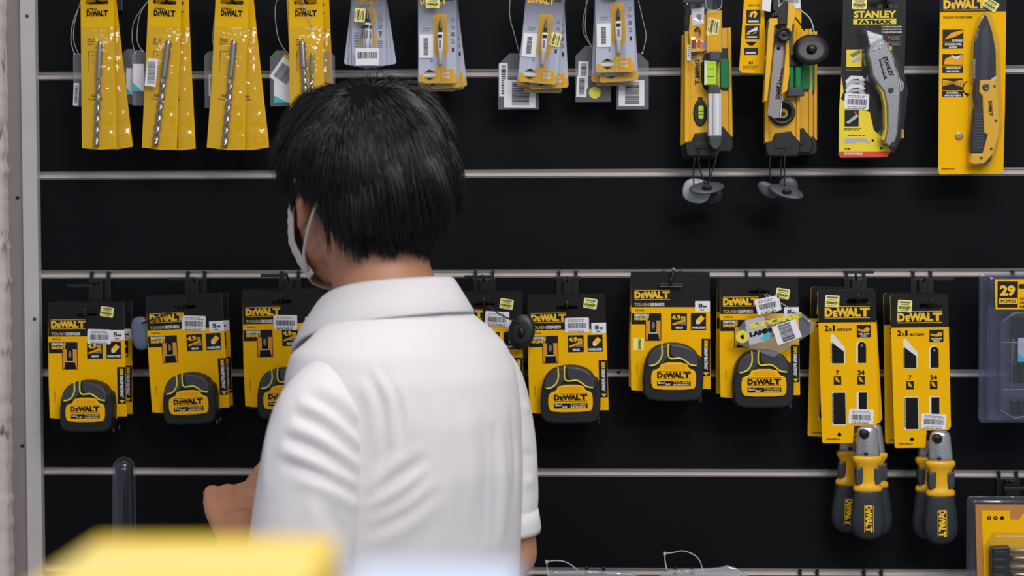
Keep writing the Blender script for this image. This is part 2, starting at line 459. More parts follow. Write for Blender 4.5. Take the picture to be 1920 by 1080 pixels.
# ------------------------------------------------------------------ tape measure on a card (drawn once, at the second 8 m card)
def tape_card(label, pos, size='8m', lab=None, stick=None, roll=0, extra=None, group='tape measures on cards'):
    ox, oy = 1258, 535
    t = thing('carded_tape_measure', label, 'tape measure', pos, group, roll=roll)
    g = G(ox, oy, S(-0.07))
    out = [(1185, 511), (1330, 511), (1331, 620), (1332, 729), (1313, 729), (1313, 733), (1200, 733), (1184, 731), (1183, 650)]
    out = keyhole(out, [(1239, 532), (1252, 532), (1254, 527), (1262, 527), (1264, 532), (1277, 532), (1279, 536), (1277, 539), (1239, 539), (1237, 536)])
    g.slab(out, -0.0003, 0.0003, YEL, side=EDGE)
    e = 0.00042
    top = [(1184.9, 510.9), (1330.1, 510.9), (1330.6, 576), (1184.6, 576)]
    g.poly(keyhole(top, [(1239, 532), (1252, 532), (1254, 527), (1262, 527), (1264, 532), (1277, 532), (1279, 536), (1277, 539), (1239, 539), (1237, 536)]), e, BLK)
    g.logo((1190, 562), (66, 0), (0, -18), e + .0002, YTXT)
    g.text('TOUGH', 1190, 568, 1217, 574, e + .0002, mat('beige lettering', (190, 170, 130), .6), 0.03)
    g.text('SERIES', 1218, 568, 1246, 574, e + .0002, WTX, 0.03)
    g.text('TAPE RULE', 1191, 580, 1208, 583, e + .0002, INK, 0.02)
    g.rect(1184.6, 587, 1240, 608, e, BLK)
    g.text('REMOVABLE', 1190, 588, 1217, 593.5, e + .0002, WTX, 0.05)
    g.text('MAGNET', 1190, 594.5, 1217, 600.5, e + .0002, YTXT, 0.05)
    g.rect(1210, 602, 1240, 639, e + .0001, BLK); g.rect(1211.5, 601, 1238.5, 638, e + .0002, mat('amber print', (226, 150, 30), .5))
    g.poly([(1214, 638), (1216, 624), (1234, 624), (1237, 638)], e + .0003, INK)
    g.poly(rrect(1219, 600, 1231, 626, 4), e + .0003, INK); g.poly(circ(1225, 610, 3, 12, 7), e + .0004, GINK)
    g.rect(1217, 623.5, 1233, 625, e + .0004, WTX)
    g.rect(1303, 564.5, 1330.6, 584, e + .0001, WHT)
    n = size[0]
    g.text(n, 1309, 569, 1317, 577, e + .0003, INK, 0.04); g.text('M', 1318, 572.5, 1324, 577, e + .0003, INK, 0.02); g.rect(1312, 579.5, 1320, 582, e + .0003, GINK)
    g.rect(1258, 587, 1288, 619, e, BLK); g.text('4.9', 1260, 590, 1276, 599.5, e + .0002, YTXT, 0.05); g.text('m', 1277, 593, 1285, 599, e + .0002, YTXT, 0.03)
    g.poly([(1260, 607), (1284, 598), (1286, 602), (1262, 610)], e + .0003, YORG); g.poly([(1272, 607), (1286, 602), (1287, 609), (1274, 609)], e + .0002, GINK)
    g.text('REACH', 1267, 612, 1280, 616.5, e + .0002, WTX, 0.06)
    g.rect(1295, 587, 1323.5, 619, e, BLK); g.poly([(1304, 601), (1314, 591), (1321, 597), (1311, 608)], e + .0002, YTXT); g.poly(circ(1308, 604.5, 3.4, 12), e + .0003, WTX)
    g.text('DOUBLE SIDED', 1297, 612, 1322, 616.5, e + .0002, WTX, 0.06)
    g.rect(1315, 635, 1331, 705, e, BLK)
    g.text3('30M', (1320, 638), (0, 12), (7, 0), e + .0002, YTXT, 0.05)
    g.text3('DROP RATING*', (1320, 652), (0, 42), (7, 0), e + .0002, WTX, 0.06)
    g.poly([(1318, 698), (1329, 698), (1324, 704)], e + .0002, YTXT)
    g.text3('DWHT36118', (1193, 681), (0, 20), (3, 0), e + .0001, mat('brown ink', (120, 70, 10), .6), 0.0)
    if stick: yellow_sticker(g, stick, 25, 19, 9, e + .0003)
    if lab: price_label(g, lab, 45, 28, lab[2] if len(lab) > 2 else 2, e + .0003, seed=int(lab[0])) if len(lab) == 2 else price_label(g, lab[:2], 45, 28, lab[2], e + .0003, seed=int(lab[0]))
    g.make('card', t)
    # the tape measure itself
    k = 1.0 if size[0] == '8' else 0.9
    cx, cy = (1260, 746) if size[0] == '8' else (1262, 752)
    q = lambda P: [(cx + (x - 1260) * k, cy + (y - 746) * k) for x, y in P]
    def G2(): g = G(ox, oy, S(-0.07)); return g
    b = G2()
    body = chaikin(q([(1207, 744), (1204, 715), (1206, 690), (1212, 665), (1224, 650), (1243, 643), (1265, 641), (1285, 645), (1301, 654), (1306, 664), (1314, 668), (1317, 690), (1316, 725), (1312, 746), (1290, 750), (1230, 750)]), 1)
    b.slab(body, -0.010, 0.022, DARKR, 4)
    ob = b.make('tape_case', t)
    c = G2()     # smoother grey rubber shoulder over the top
    c.slab(chaikin(q([(1211, 686), (1214, 668), (1225, 653), (1243, 645.5), (1250, 645), (1251, 668), (1240, 681), (1222, 685)]), 1), 0.015, 0.0245, DRK2, 2)
    c.slab(chaikin(q([(1254, 644.5), (1266, 644), (1284, 648), (1299, 657), (1306, 672), (1307, 684), (1290, 682), (1278, 672), (1256, 668)]), 1), 0.015, 0.0245, DRK2, 2)
    c.make('rubber_grip', t)
    f = G2()
    face = chaikin(q([(1226, 690), (1233, 689), (1239, 677), (1284, 677), (1290, 689), (1297, 690), (1302, 696), (1302, 721), (1296, 728), (1227, 728), (1219, 721), (1219, 696)]), 1)
    f.slab(face, 0.020, 0.0255, YTAPE, 1.5)
    w = 0.0258
    for i in range(5):
        f.poly(q([(1243 + i * 8, 688), (1245 + i * 8, 681), (1250 + i * 8, 681), (1248 + i * 8, 688)]), w, YORG)
    P0 = q([(1230, 707.5), (1292, 707.5), (1230, 693)])
    f.logo(P0[0], (P0[1][0] - P0[0][0], 0), (0, P0[2][1] - P0[0][1]), w, INK)
    a = q([(1230, 711), (1292, 720)]); f.rect(a[0][0], a[0][1], a[1][0], a[1][1], w, INK)
    a = q([(1232, 712), (1244, 715.5)]); f.text('8m/' if size[0] == '8' else '5m/', a[0][0], a[0][1], a[1][0], a[1][1] + 1, w + .0002, WTX)
    a = q([(1244, 715), (1256, 719)]); f.text("26'" if size[0] == '8' else "16'", a[0][0], a[0][1], a[1][0], a[1][1], w + .0002, WTX)
    a = q([(1260, 711.8), (1289, 715.5)]); f.text('TOUGH', a[0][0], a[0][1], a[1][0], a[1][1], w + .0002, YTXT)
    a = q([(1260, 716.5), (1289, 719.2)]); f.text('SERIES', a[0][0], a[0][1], a[1][0], a[1][1], w + .0002, WTX)
    f.make('face_plate', t)
    l = G2()
    for pts in ([(1238.5, 643.5), (1239, 663), (1233, 676), (1224, 682), (1216, 683)], [(1251, 642), (1252, 668), (1272, 669), (1282, 674), (1291, 681), (1303, 683)]):
        l.tube([(x, y, 0.0245) for x, y in q(pts)], 0.0012, LIME, 6)
    l.make('yellow_piping', t)
    h = G2(); h.box(*q([(1310, 742)])[0], *q([(1315, 753)])[0], 0.002, 0.008, DSTEEL, 0.8); h.make('tape_end_hook', t)
    return t

Yf, Yr = -0.070, -0.032
def under(px, py, Y): return W(px, py, Y)
cards = [
    # slot px, groove/prong x, plate, size, roll, label xy (template px), sticker xy
    (162, 590, 188, (152, 536, 50), '5m', 0.4, (1282, 577, 2), (1298, 530)),
    (346, 576, 368, (339, 523, 50), '5m', 3.0, (1274, 566, 5), None),
    (527, 566, 544, (514, 516, 50), '5m', 1.3, (1265, 574, 2), None),
    (907, 571, 908, (896, 519, 50), '5m', 0.0, (1283, 562, 3), (1301, 534)),
    (1063, 577, 1064, (1064, 521, 50), '8m', 1.2, (1276, 568, 0), (1302, 528)),
    (1258, 535, 1260, None, '8m', 0.0, None, None),
    (1424, 547, 1416, None, '8m', 0.6, (1274, 560, -12), (1301, 539)),
]
tlab = ['carded five metre tape measure at the far left, front one, white label by its logo',
        'carded five metre tape measure tilted on its hook, second from the left',
        'carded tape measure half hidden behind the left shoulder of the white shirt',
        'black topped tape measure card showing behind the right shoulder of the white shirt',
        'carded eight metre tape measure just right of the person, yellow sticker by its slot',
        'carded eight metre tape measure hanging highest, the hook plate in its slot',
        'carded eight metre tape measure with a clear swing tag lying over it']
hlab = ['black hook of the far left tape measures', 'black hook of the tilted tape measures second from left', 'black hook above the tape measure by the person\'s left shoulder',
        'black hook just right of the person\'s neck', 'black hook with wide plate right of the person', 'black hook whose plate sits in the slot of the highest tape card', 'black hook behind the tape card with the clear swing tag']
rlab = ['rear five metre tape card behind the far left one', 'rear tape card peeping out right of the tilted one', 'rear tape card behind the one at the left shoulder',
        'rear tape card behind the one at the right shoulder', 'rear tape card behind the one just right of the person', 'rear tape card behind the highest hanging one', 'rear tape card behind the one with the clear swing tag']
for i, (sx, sy, hx, T, size, roll, lab, stk) in enumerate(cards):
    gy = 513.5 - (hx - 960) * 0.0016
    hh = hook(hx, gy, sx, sy, hlab[i], T=T)
    P = W(sx, sy, Yf)
    if i == 5:   # the plate stands in the slot, its stem rises in front of the card
        PT = W(1258, 536, Yf - .006)
        g = G(1258, 536, S(Yf)); g.box(1237, 531, 1280, 538, 0.0, 0.003, HOOKM, 1); g.poly([(1238, 536.6), (1279, 536.6), (1279, 537.6), (1238, 537.6)], 0.0032, GREYM)
        attach(g, 'price_plate', hh, PT); g = G(1258, 536, S(Yf)); g.tube3([g.P(1258, 534, 0.002), g.P(1262, 508, 0.004)], 0.0018, HOOKM, 8)
        attach(g, 'stem', hh, PT); g = G(1258, 536, S(Yf)); g.rings([[g.P(x, y, wv) for x, y in circ(1262.5, 505, rr, 12)] for wv, rr in ((0.0015, 1), (0.003, 3), (0.0045, 3.6), (0.006, 2.8), (0.007, 1))], GREYM); attach(g, 'ball_tip', hh, PT)
    t = tape_card(tlab[i], P, size, lab, stk, roll)
    if i == 5:   # sideways price sticker on this card
        pass
    dr = {0: -0.8, 1: 1.6, 2: 0.6, 3: 0.5, 4: 0.4, 5: -0.6, 6: -0.4}[i]
    dup(t, W(sx, sy, Yf) + Vector((0, Yr - Yf, 0.0)), rlab[i], roll=dr)
    if i == 5: card6 = t

# yellow price sticker turned sideways on the highest tape card
g = G(1198, 645, S(Yf)); g.rect(1188, 634, 1207, 657, 0.0002, PALE); g.rect(1196, 634, 1202, 657, 0.0004, LIME); g.text3('STANLEY', (1197, 636), (0, 19), (4.5, 0), 0.0006, INK, .05); attach(g, 'yellow_sticker', card6, W(1198, 645, Yf - .0006))

# ------------------------------------------------------------------ carded two-in-one saws
GRIPM = mat('saw grip rubber', (40, 44, 50), .5, bump=.1, bscale=300)
def saw_card(label, pos, roll=0, swing=0):
    ox, oy = 1609, 564
    t = thing('carded_multi_saw', label, 'hand saw', pos, 'two in one saws on yellow cards', roll=roll, swing=swing)
    g = G(ox, oy, S(-.07))
    out = [(1540, 543), (1637, 543), (1641, 547), (1645, 790), (1640, 797), (1600, 797), (1598, 829), (1543, 829), (1541, 826), (1534, 547)]
    slot = rrect(1588, 560, 1630, 570, 4)
    g.slab(keyhole(out, slot), -0.0004, 0.0004, YEL, side=EDGE)
    e = 0.0006
    g.poly(keyhole([(1534.4, 547), (1540, 543), (1637, 543), (1641, 547), (1642, 604), (1535.5, 604)], slot), e, BLK)
    g.logo((1547, 596), (83, 0), (0, -22), e + .0002, YTXT)
    g.text('2', 1547, 609, 1554, 620, e, INK, .05); g.text('in', 1555.5, 613, 1560, 620, e, INK, .04); g.text('1', 1561.5, 609, 1566, 620, e, INK, .05); g.text('MULTI-SAW', 1570, 615, 1597, 620, e, INK, .05)
    g.rect(1606, 609, 1632, 632, e, BLK); g.poly([(1608, 616), (1618, 618), (1624, 613), (1630, 615), (1629, 621), (1618, 622), (1608, 619)], e + .0002, YORG); g.text('DUAL BLADE', 1610, 624, 1629, 627, e + .0002, WTX, .05); g.text('POUCH', 1613, 628, 1625, 631, e + .0002, WTX, .05)
    # blade windows: coarse left, fine right; upper and lower
    BL = mat('saw blade steel print', (232, 230, 226), .35)
    def win(P, P2): g.poly(P, e, BL); g.poly(P2, e + .0002, INK)
    win([(1558, 627), (1562, 625), (1584, 651), (1584, 681), (1560, 681), (1558, 679)], [(1560, 641), (1582, 658), (1582, 680), (1560, 680)])
    win([(1605, 645), (1608, 640), (1617, 638.5), (1622, 643), (1623, 650), (1623, 681), (1605, 681)], [(1608, 646), (1611, 641), (1617, 640), (1622, 644), (1623, 650), (1623, 680), (1608, 680)])
    g.poly(circ(1615, 647, 2.4, 10), e + .0004, GINK)
    win([(1559.5, 733.5), (1585, 733.5), (1586, 796), (1559.5, 796)], [(1562, 735), (1584, 735), (1585, 794), (1562, 794)])
    win([(1605, 733.5), (1624.5, 733.5), (1625, 770), (1605, 770)], [(1609, 735), (1624, 735), (1624, 770), (1609, 770)])
    for y0, y1, x0 in ((642, 679, 1560.2), (736, 792, 1562.2)):
        n = int((y1 - y0) / 2.6)
        for k in range(n): g.poly([(x0 - 2.6, y0 + k * 2.6), (x0 + .6, y0 + k * 2.6 + 1.3), (x0 - 2.6, y0 + k * 2.6 + 2)], e + .0003, INK)
    g.text('7', 1567.5, 693, 1573, 702, e, INK, .05); g.text('24', 1607, 693, 1620, 702, e, INK, .05)
    for x0 in (1563, 1606.5):
        g.rect(x0, 704, x0 + 14, 720, e, BLK); g.poly([(x0 + 2, 707), (x0 + 6, 706), (x0 + 12, 716), (x0 + 5, 714)], e + .0002, YORG)
    g.poly(circ(1573, 813, 3.8, 14), e, INK); g.text('DWHT20541-0', 1549, 820, 1574, 823.5, e, INK, .04)
    price_label(g, (1613, 780), 46, 28, 3, e + .0003, seed=5)
    yellow_sticker(g, (1561, 564), 26, 22, 4, e + .0003)
    g.make('card', t)
    # handle below the card
    cx = 1622
    def lathe(prof, m, name, n=20, flat=1.0):
        h = G(ox, oy, S(-.07)); w0 = 0.010
        h.rings([[(h.P(cx + r * math.cos(2 * math.pi * k / n), y)[0], -w0 - r * h.s * flat * math.sin(2 * math.pi * k / n), h.P(0, y)[2]) for k in range(n)][::-1] for y, r in prof], m)
        return h
    h = lathe([(797, 12), (800, 17), (806, 19), (825, 21), (845, 23), (853, 23)], CAST, 'blade_clamp', flat=.5)
    h.make('blade_clamp', t)
    k = G(ox, oy, S(-.07)); k.rings([[k.P(x, y, w) for x, y in circ(1614, 809, r, 16)] for w, r in ((0.012, 9), (0.020, 9), (0.022, 7.5), (0.022, 0.5))], DARKR)
    k.box(1608, 808, 1620, 810, 0.021, 0.0223, INK); k.make('clamp_knob', t)
    k = G(ox, oy, S(-.07)); k.rings([[k.P(x, y, w) for x, y in circ(1617, 846, r, 12)] for w, r in ((0.012, 4), (0.0195, 4), (0.0202, 2.6))], DSTEEL); k.make('clamp_screw', t)
    h = lathe([(851, 22), (853, 27), (858, 28), (864, 25), (869, 21), (880, 20), (895, 20), (904, 22), (908, 26), (913, 27), (917, 26)], YPLA, 'collar', flat=.5); h.make('handle_collar', t)
    d = G(ox, oy, S(-.07))
    for sgn in (-1, 1):
        xa = cx + sgn * 17
        d.slab([(xa - 6.5 * 1, 874), (xa + 6.5, 870), (xa + 7, 885), (xa + 6, 901), (xa - 5, 904), (xa - 7, 888)], 0.004, 0.0185, DRK2, 2)
    d.make('collar_inlay', t)
    h = lathe([(915, 24), (920, 26), (935, 28), (955, 30.5), (975, 32), (990, 30), (1000, 24), (1006, 14), (1008, 3)], GRIPM, 'grip', flat=.5)
    g2 = h
    g2.make('grip', t)
    l = G(ox, oy, S(-.07)); yv = []
    # wordmark runs down the front of the grip
    for nm in (0,):
        l.logo((1612, 941), (0, 50), (17, 0), 0.0232, YTXT)
    l.make('lettering', t)
    return t
P1 = W(1587 + 2, 564, Yf)
s1 = saw_card('yellow saw card with black and yellow handle, front one of the left hand pair', W(1609, 564, -0.075), roll=0.6)
hook(1603, 513, 1609, 564, 'black hook of the left hand saw cards', T=(1610, 510, 54))
dup(s1, W(1609, 564, -0.075) + Vector((-.002, 0.046, 0.001)), 'yellow saw card behind the left hand front one, swung out to the left', roll=-2.5)
dup(s1, W(1609, 564, -0.075) + Vector((.005, 0.025, 0.0)), 'yellow saw card between the two others on the left saw hook', roll=2.6)
s2 = dup(s1, W(1745, 573, -0.070), 'yellow saw card with black and yellow handle hanging alone at right', roll=0.7)
hook(1728, 513, 1745, 573, 'black hook of the right hand saw cards', T=(1761, 523, 52))
dup(s1, W(1745, 573, -0.070) + Vector((-.003, 0.030, 0.001)), 'second saw card hidden close behind the right hand one', roll=-0.4)

# ------------------------------------------------------------------ pouches with masonry bits
def drill_bit(g, x0, y0, x1, y1, r, w, m):
    "shank at (x0,y0), fluted tip at (x1,y1); pixels"
    A = Vector(g.P(x0, y0, w)); B = Vector(g.P(x1, y1, w)); d = B - A; L = d.length; d.normalize()
    a = d.cross(Vector((0, 1, 0))).normalized(); b = d.cross(a); rs = []
    n = 10; N = 90
    for i in range(N + 1):
        t = i / N; p = A + d * (L * t)
        tw = 0; sq = 1.0; rr = r
        if t < 0.02: rr = r * .7
        if t > 0.42: tw = (t - .42) * 30; sq = .66
        elif t > 0.36: rr = r * .8
        if t > 0.985: rr = r * 1.15; sq = .8
        rs.append([tuple(p + (a * math.cos(q) * math.cos(tw) - a * math.sin(q) * sq * math.sin(tw) + b * math.cos(q) * math.sin(tw) + b * math.sin(q) * sq * math.cos(tw)) * rr) for q in [2 * math.pi * k / n for k in range(n)]])
    g.rings(rs, m)
def pouch(label, pos, short=False, bits=((0, 0),), roll=0, group='yellow pouches of masonry drill bits', name='drill_bit_pouch', lab=False, wide=0, swing=0, big=False):
    t = thing(name, label, 'drill bit pack', pos, group, roll=roll, swing=swing)
    ox, oy = 182, 4
    g = G(ox, oy, S(-.08))
    out = [(151, -26), (214, -26), (214.5, 150), (216 + wide, 279), (186, 281), (150 - wide, 278), (150.5, 150)]
    slot = rrect(160, 0, 204, 8, 3.5)
    g.slab(keyhole(out, slot), -0.0004, 0.0004, YPL)
    e = 0.0006
    g.text('EXTREME SDS', 163, 15, 182, 18.5, e, INK, .04)
    g.logo((162, 31), (41, 0), (0, -12), e, INK, lines=False)
    for k in range(3): g.text(('DRILL BIT', 'FORET', 'BROCA')[k], 163, 72 + k * 4.6, 178, 75.3 + k * 4.6, e, INK, .02)
    for k in range(4): g.rect(164, 96 + k * 3, 165.5, 98 + k * 3, e, INK); g.rect(170, 96 + k * 7, 175, 97.3 + k * 7, e, GINK)
    g.rect(164, 96, 165, 134, e, mat('ochre ink', (150, 110, 20), .6)); g.rect(164, 96, 182, 97, e, MATS['ochre ink'])
    g.text('Diameter', 169, 177, 189, 182, e, INK, .02); g.text('8 mm' if not big else '10 mm', 164, 184, 177, 188, e, INK, .02); g.text('160', 181, 184, 190, 188, e, INK, .02)
    g.make('backing_card', t)
    s = G(ox, oy, S(-.08))     # puffy welded sleeve
    nu, nv = 12, 60
    vs = []
    for j in range(nv + 1):
        v = j / nv; y = 50 + v * 226
        for i in range(nu + 1):
            u = i / nu; x0 = 152 - wide * v; x1 = 213 + wide * v; x = x0 + (x1 - x0) * u
            w = 0.001 + 0.0085 * (math.sin(math.pi * u) ** .7) * (math.sin(math.pi * min(1, v * 1.0 + .0)) ** .35 if 0 < v < 1 else 0)
            w += 0.0012 * noise.noise(Vector((u * 5, v * 16, len(label) % 17))) * (1 if 0 < u < 1 and 0 < v < 1 else 0)
            vs.append(s.P(x, y, max(w, .0009)))
    n1 = nu + 1
    s.raw(vs, [(j * n1 + i, (j + 1) * n1 + i, (j + 1) * n1 + i + 1, j * n1 + i + 1) for j in range(nv) for i in range(nu)], CLR, True)
    s.make('clear_sleeve', t)
    for (bx0, by0, bx1, by1, r) in bits:
        b = G(ox, oy, S(-.08)); drill_bit(b, bx0, by0, bx1, by1, r, 0.0052, STEEL); b.make('drill_bit', t)
    if lab:
        l = G(ox, oy, S(-.08)); l.slab(lab, .0105, .0108, WHT)
        x0 = min(p[0] for p in lab); x1 = max(p[0] for p in lab); y0 = min(p[1] for p in lab); y1 = max(p[1] for p in lab)
        l.barcode(x0 + 5, y0 + 6, x1 - 5, y1 - 6, .011, GINK, vert=True, seed=9); l.make('price_label', t)
    return t
Yp = -0.080
B1 = ((189, 78, 179, 274, .0042),)
def hk(sx, lab): hook(sx + (960 - sx) * .035, -52.0 + (960 - sx) * .007, sx, 5, lab, T=(sx + 4, -28, 50))
p1 = pouch('yellow drill bit pouch hanging straight at the far left, front one', W(182, 4, Yp), bits=B1)
dup(p1, W(182, 4, Yp) + Vector((0.0, .012, 0)), 'yellow drill bit pouch behind the far left one, swung right', roll=5.5)
hk(182, 'black hook of the far left drill bit pouches')
p2 = pouch('yellow drill bit pouch second from left, white price label beside a long bit', W(309, 4, Yp), bits=((194, 76, 177, 272, .0050),), lab=[(158, 112), (178, 112), (175, 165), (154, 163)], roll=-3.0, big=True)
p2['label'] = 'yellow drill bit pouch second from left, white price label beside a long bit'
p2b = dup(p1, W(318, 4, Yp) + Vector((0.0, .012, 0)), 'yellow drill bit pouch behind the second from left, its short bit showing low', roll=1.8)
hk(312, 'black hook of the second drill bit pouches')
p3 = pouch('yellow drill bit pouch third from left, widest at its foot', W(435, 4, Yp), bits=((191, 76, 182, 274, .0048),), roll=-3.2, big=True, wide=3)
p3b = dup(p1, W(441, 4, Yp) + Vector((0.0, .012, 0)), 'yellow drill bit pouch behind the third from left, swung right', roll=5.2, skip=('drill_bit',))
hk(435, 'black hook of the third drill bit pouches')
p4 = pouch('yellow drill bit pouch directly above the black hair', W(573, 4, Yp), bits=((176, 78, 182, 215, .0048), (194, 100, 192, 200, .003)), roll=0.2)
p4b = dup(p1, W(566, 4, Yp) + Vector((0.0, .012, 0)), 'yellow drill bit pouch leaning behind the one above the hair, left one', roll=2.5)
p4c = dup(p1, W(580, 4, Yp) + Vector((0.0, .026, 0)), 'yellow drill bit pouch behind the one above the hair, right one', roll=2.0, skip=('drill_bit',))
hk(572, 'black hook of the drill bit pouches above the hair')

# ------------------------------------------------------------------ clear swing tags and their nylon loops
def swing_tag(label, px, py, w, h, Y, stick=None, hang=None, rot=0, group='clear swing tags', cut=True, dot=None, art=None):
    t = thing('swing_tag', label, 'swing tag', W(px, py, Y), group)
    g = G(px, py, S(Y)); q = lambda P: rotpts(P, (px, py), rot)
    c = w * .28 if cut else 2
    out = q([(px - w / 2 + c, py), (px + w / 2 - c, py), (px + w / 2, py + c), (px + w / 2, py + h), (px - w / 2, py + h), (px - w / 2, py + c)])
    g.slab(out, 0, 0.0008, CLRT, 0); g.make('plastic_plate', t)
    for k, (x0, y0, x1, y1, r, kind) in enumerate(stick or []):
        l = G(px, py, S(Y)); cc = ((x0 + x1) / 2, (y0 + y1) / 2); qq = lambda P: rotpts(P, cc, r)
        if kind == 'teal':
            l.slab(qq([(x0, y0), (x1, y0), (x1, y1), (x0, y1)]), .0009, .0011, WHT)
            l.poly(qq([(x0, y1), (x0, y1 - (y1 - y0) * .32), (x0 + (x1 - x0) * .8, y1)]), .0013, TEAL)
        elif kind == 'bar':
            l.slab(qq([(x0, y0), (x1, y0), (x1, y1), (x0, y1)]), .0009 + k * .0003, .0011 + k * .0003, WHT)
            l.barcode(x0 + (x1 - x0) * .25, y0 + 4, x1 - (x1 - x0) * .2, y1 - 4, .0013 + k * .0003, INK, vert=True, seed=k + 2, rot=r, c=cc)
        elif kind == 'yb':
            l.slab(qq([(x0, y0), (x1, y0), (x1, y1), (x0, y1)]), .0009 + k * .0003, .0011 + k * .0003, WHT)
            l.poly(qq([(x0, y0), (x1, y0), (x1, y0 + 6), (x0, y0 + 6)]), .0013 + k * .0003, YEL)
            l.barcode(x0 + 5, y0 + 16, x1 - 4, y1 - 6, .0013 + k * .0003, INK, vert=False, seed=k + 2, rot=r, c=cc)
        elif kind == 'dot': l.slab(circ(cc[0], cc[1], (x1 - x0) / 2, 20), .0009, .0011, LIME)
        l.make('sticker', t)
    if hang:
        for k, pts in enumerate(hang):
            l = G(px, py, S(Y)); l.tube(pts, 0.0006, LOOP, 5); l.make('loop', t)
        l = G(px, py, S(Y)); 
        a = hang[0][-1]; l.rings([[l.P(x, y, a[2] + wv) for x, y in circ(a[0], a[1], rr, 8)] for wv, rr in ((-.0012, 1), (0, 2.6), (.0012, 1))], LOOP); l.make('loop_clasp', t)
    return t
swing_tag('clear swing tag half hidden by the far left drill bit pouch', 147, 100, 20, 100, -.062, [(137, 156, 147, 198, 3, 'bar')], [[(160, 2, .01), (140, 40, .004), (134, 75, .002), (140, 102, .001)], [(158, 2, .01), (142, 45, .004), (140, 80, .002), (150, 105, .001)]])
swing_tag('clear swing tag left of the second pouch, dull label, the rear one', 243, 92, 24, 104, -.050, [(236, 128, 250, 178, 2, 'teal')], [[(290, 2, .02), (256, 40, .008), (249, 75, .002), (254, 100, .001)]])
swing_tag('clear swing tag with bright white and teal label left of the second pouch', 262, 94, 30, 104, -.060, [(249, 120, 270, 171, 1, 'teal')], [[(290, 2, .02), (266, 30, .008), (258, 75, .002), (268, 97, .001)]])
swing_tag('clear swing tag peeping out left of the third pouch', 398, 96, 30, 106, -.055, [(391, 140, 404, 180, 1, 'bar')], [[(420, 2, .02), (405, 40, .008), (400, 75, .002), (403, 97, .001)]])
swing_tag('clear swing tag with yellow edged bar code left of the pouch above the hair', 527, 95, 42, 104, -.052, [(513, 150, 545, 192, 0, 'teal'), (516, 108, 556, 160, 35, 'yb')], [[(560, 2, .02), (521, 5, .008), (522, 70, .002), (542, 104, .001)]])
swing_tag('clear swing tag showing right of the pouch above the hair', 609, 95, 38, 90, -.055, None, [[(575, 5, .035), (590, 50, .030), (598, 90, .012), (604, 104, .004)]])
swing_tag('clear swing tag with two bar code labels under the tilted screwdriver bit pack', 972, 100, 76, 104, -.050, [(936, 118, 952, 180, 0, 'bar'), (945, 150, 1004, 201, 1, 'bar')], [[(958, -5, .01), (956, 30, .004), (966, 70, .002), (975, 104, .001)]])
swing_tag('clear swing tag with long label and lime dot left of the rightmost bit pack', 1112, 86, 66, 104, -.050, [(1084, 115, 1103, 165, 2, 'bar'), (1081, 142, 1100, 181, 2, 'bar'), (1104, 162, 1126, 184, 0, 'dot')], [[(1105, -5, .01), (1095, 30, .004), (1094, 60, .002), (1108, 88, .001)], [(1100, -5, .01), (1099, 20, .004), (1098, 60, .002), (1110, 88, .001)]])
swing_tag('clear swing tag with bar code label under the right side of the rightmost bit pack', 1186, 100, 60, 104, -.048, [(1160, 150, 1208, 198, 0, 'bar')], [[(1196, 5, .01), (1205, 40, .004), (1211, 70, .002), (1204, 100, .001)]])

# tag lying over the tape card
t = thing('swing_tag', 'clear swing tag with lime disc and two bar code labels over a tape card', 'swing tag', W(1440, 560, -.098), 'clear swing tags')
g = G(1440, 560, S(-.098))
g.slab([(1398, 599), (1500, 584), (1528, 606), (1524, 622), (1450, 670), (1420, 657), (1382, 645), (1380, 622)], 0, .0008, CLRT); g.make('plastic_plate', t)
g = G(1440, 560, S(-.098)); w = .001
g.slab(circ(1392, 631, 12, 24), .0009, .0011, LIME); g.poly([(1388, 630), (1394, 626), (1396, 634), (1392, 636)], .0013, INK); g.make('lime_disc', t)
g = G(1440, 560, S(-.098))
g.slab([(1397, 601), (1432, 592), (1444, 636), (1406, 647)], .0009, .0010, mat('milky label', (190, 190, 205), .4)); g.poly([(1425, 638), (1441, 614), (1444, 637)], .0012, TEAL)
g.text3('STORE', (1405, 618), (98, -23), (-2, -10), .0015, LIME, .08); g.text3('LAMMOC', (1407, 632), (62, -16), (-2, -9), .0017, INK, .08); g.make('printed_label', t)
g = G(1440, 560, S(-.098)); price_label(g, (1438, 572), 42, 29, -12, .004, seed=11); g.make('price_label', t)
g = G(1440, 560, S(-.098)); P = rotpts([(1451, 604), (1498, 604), (1498, 640), (1451, 640)], (1475, 622), -20); g.slab(P, .002, .0022, WHT); g.barcode(1462, 606, 1486, 638, .0025, INK, vert=True, seed=6, rot=-20, c=(1475, 622)); g.make('sticker', t)
g = G(1440, 560, S(-.098)); g.tube([(1440, 552, -.012), (1470, 572, .004), (1500, 590, .004), (1515, 602, .002)], .0006, LOOP, 5); g.tube([(1436, 552, -.01), (1448, 578, .006), (1460, 606, .004)], .0006, LOOP, 5)
g.rings([[g.P(x, y, .003 + wv) for x, y in circ(1515, 602, rr, 8)] for wv, rr in ((-.0012, 1), (0, 3.2), (.0012, 1))], LOOP); g.make('loop', t)
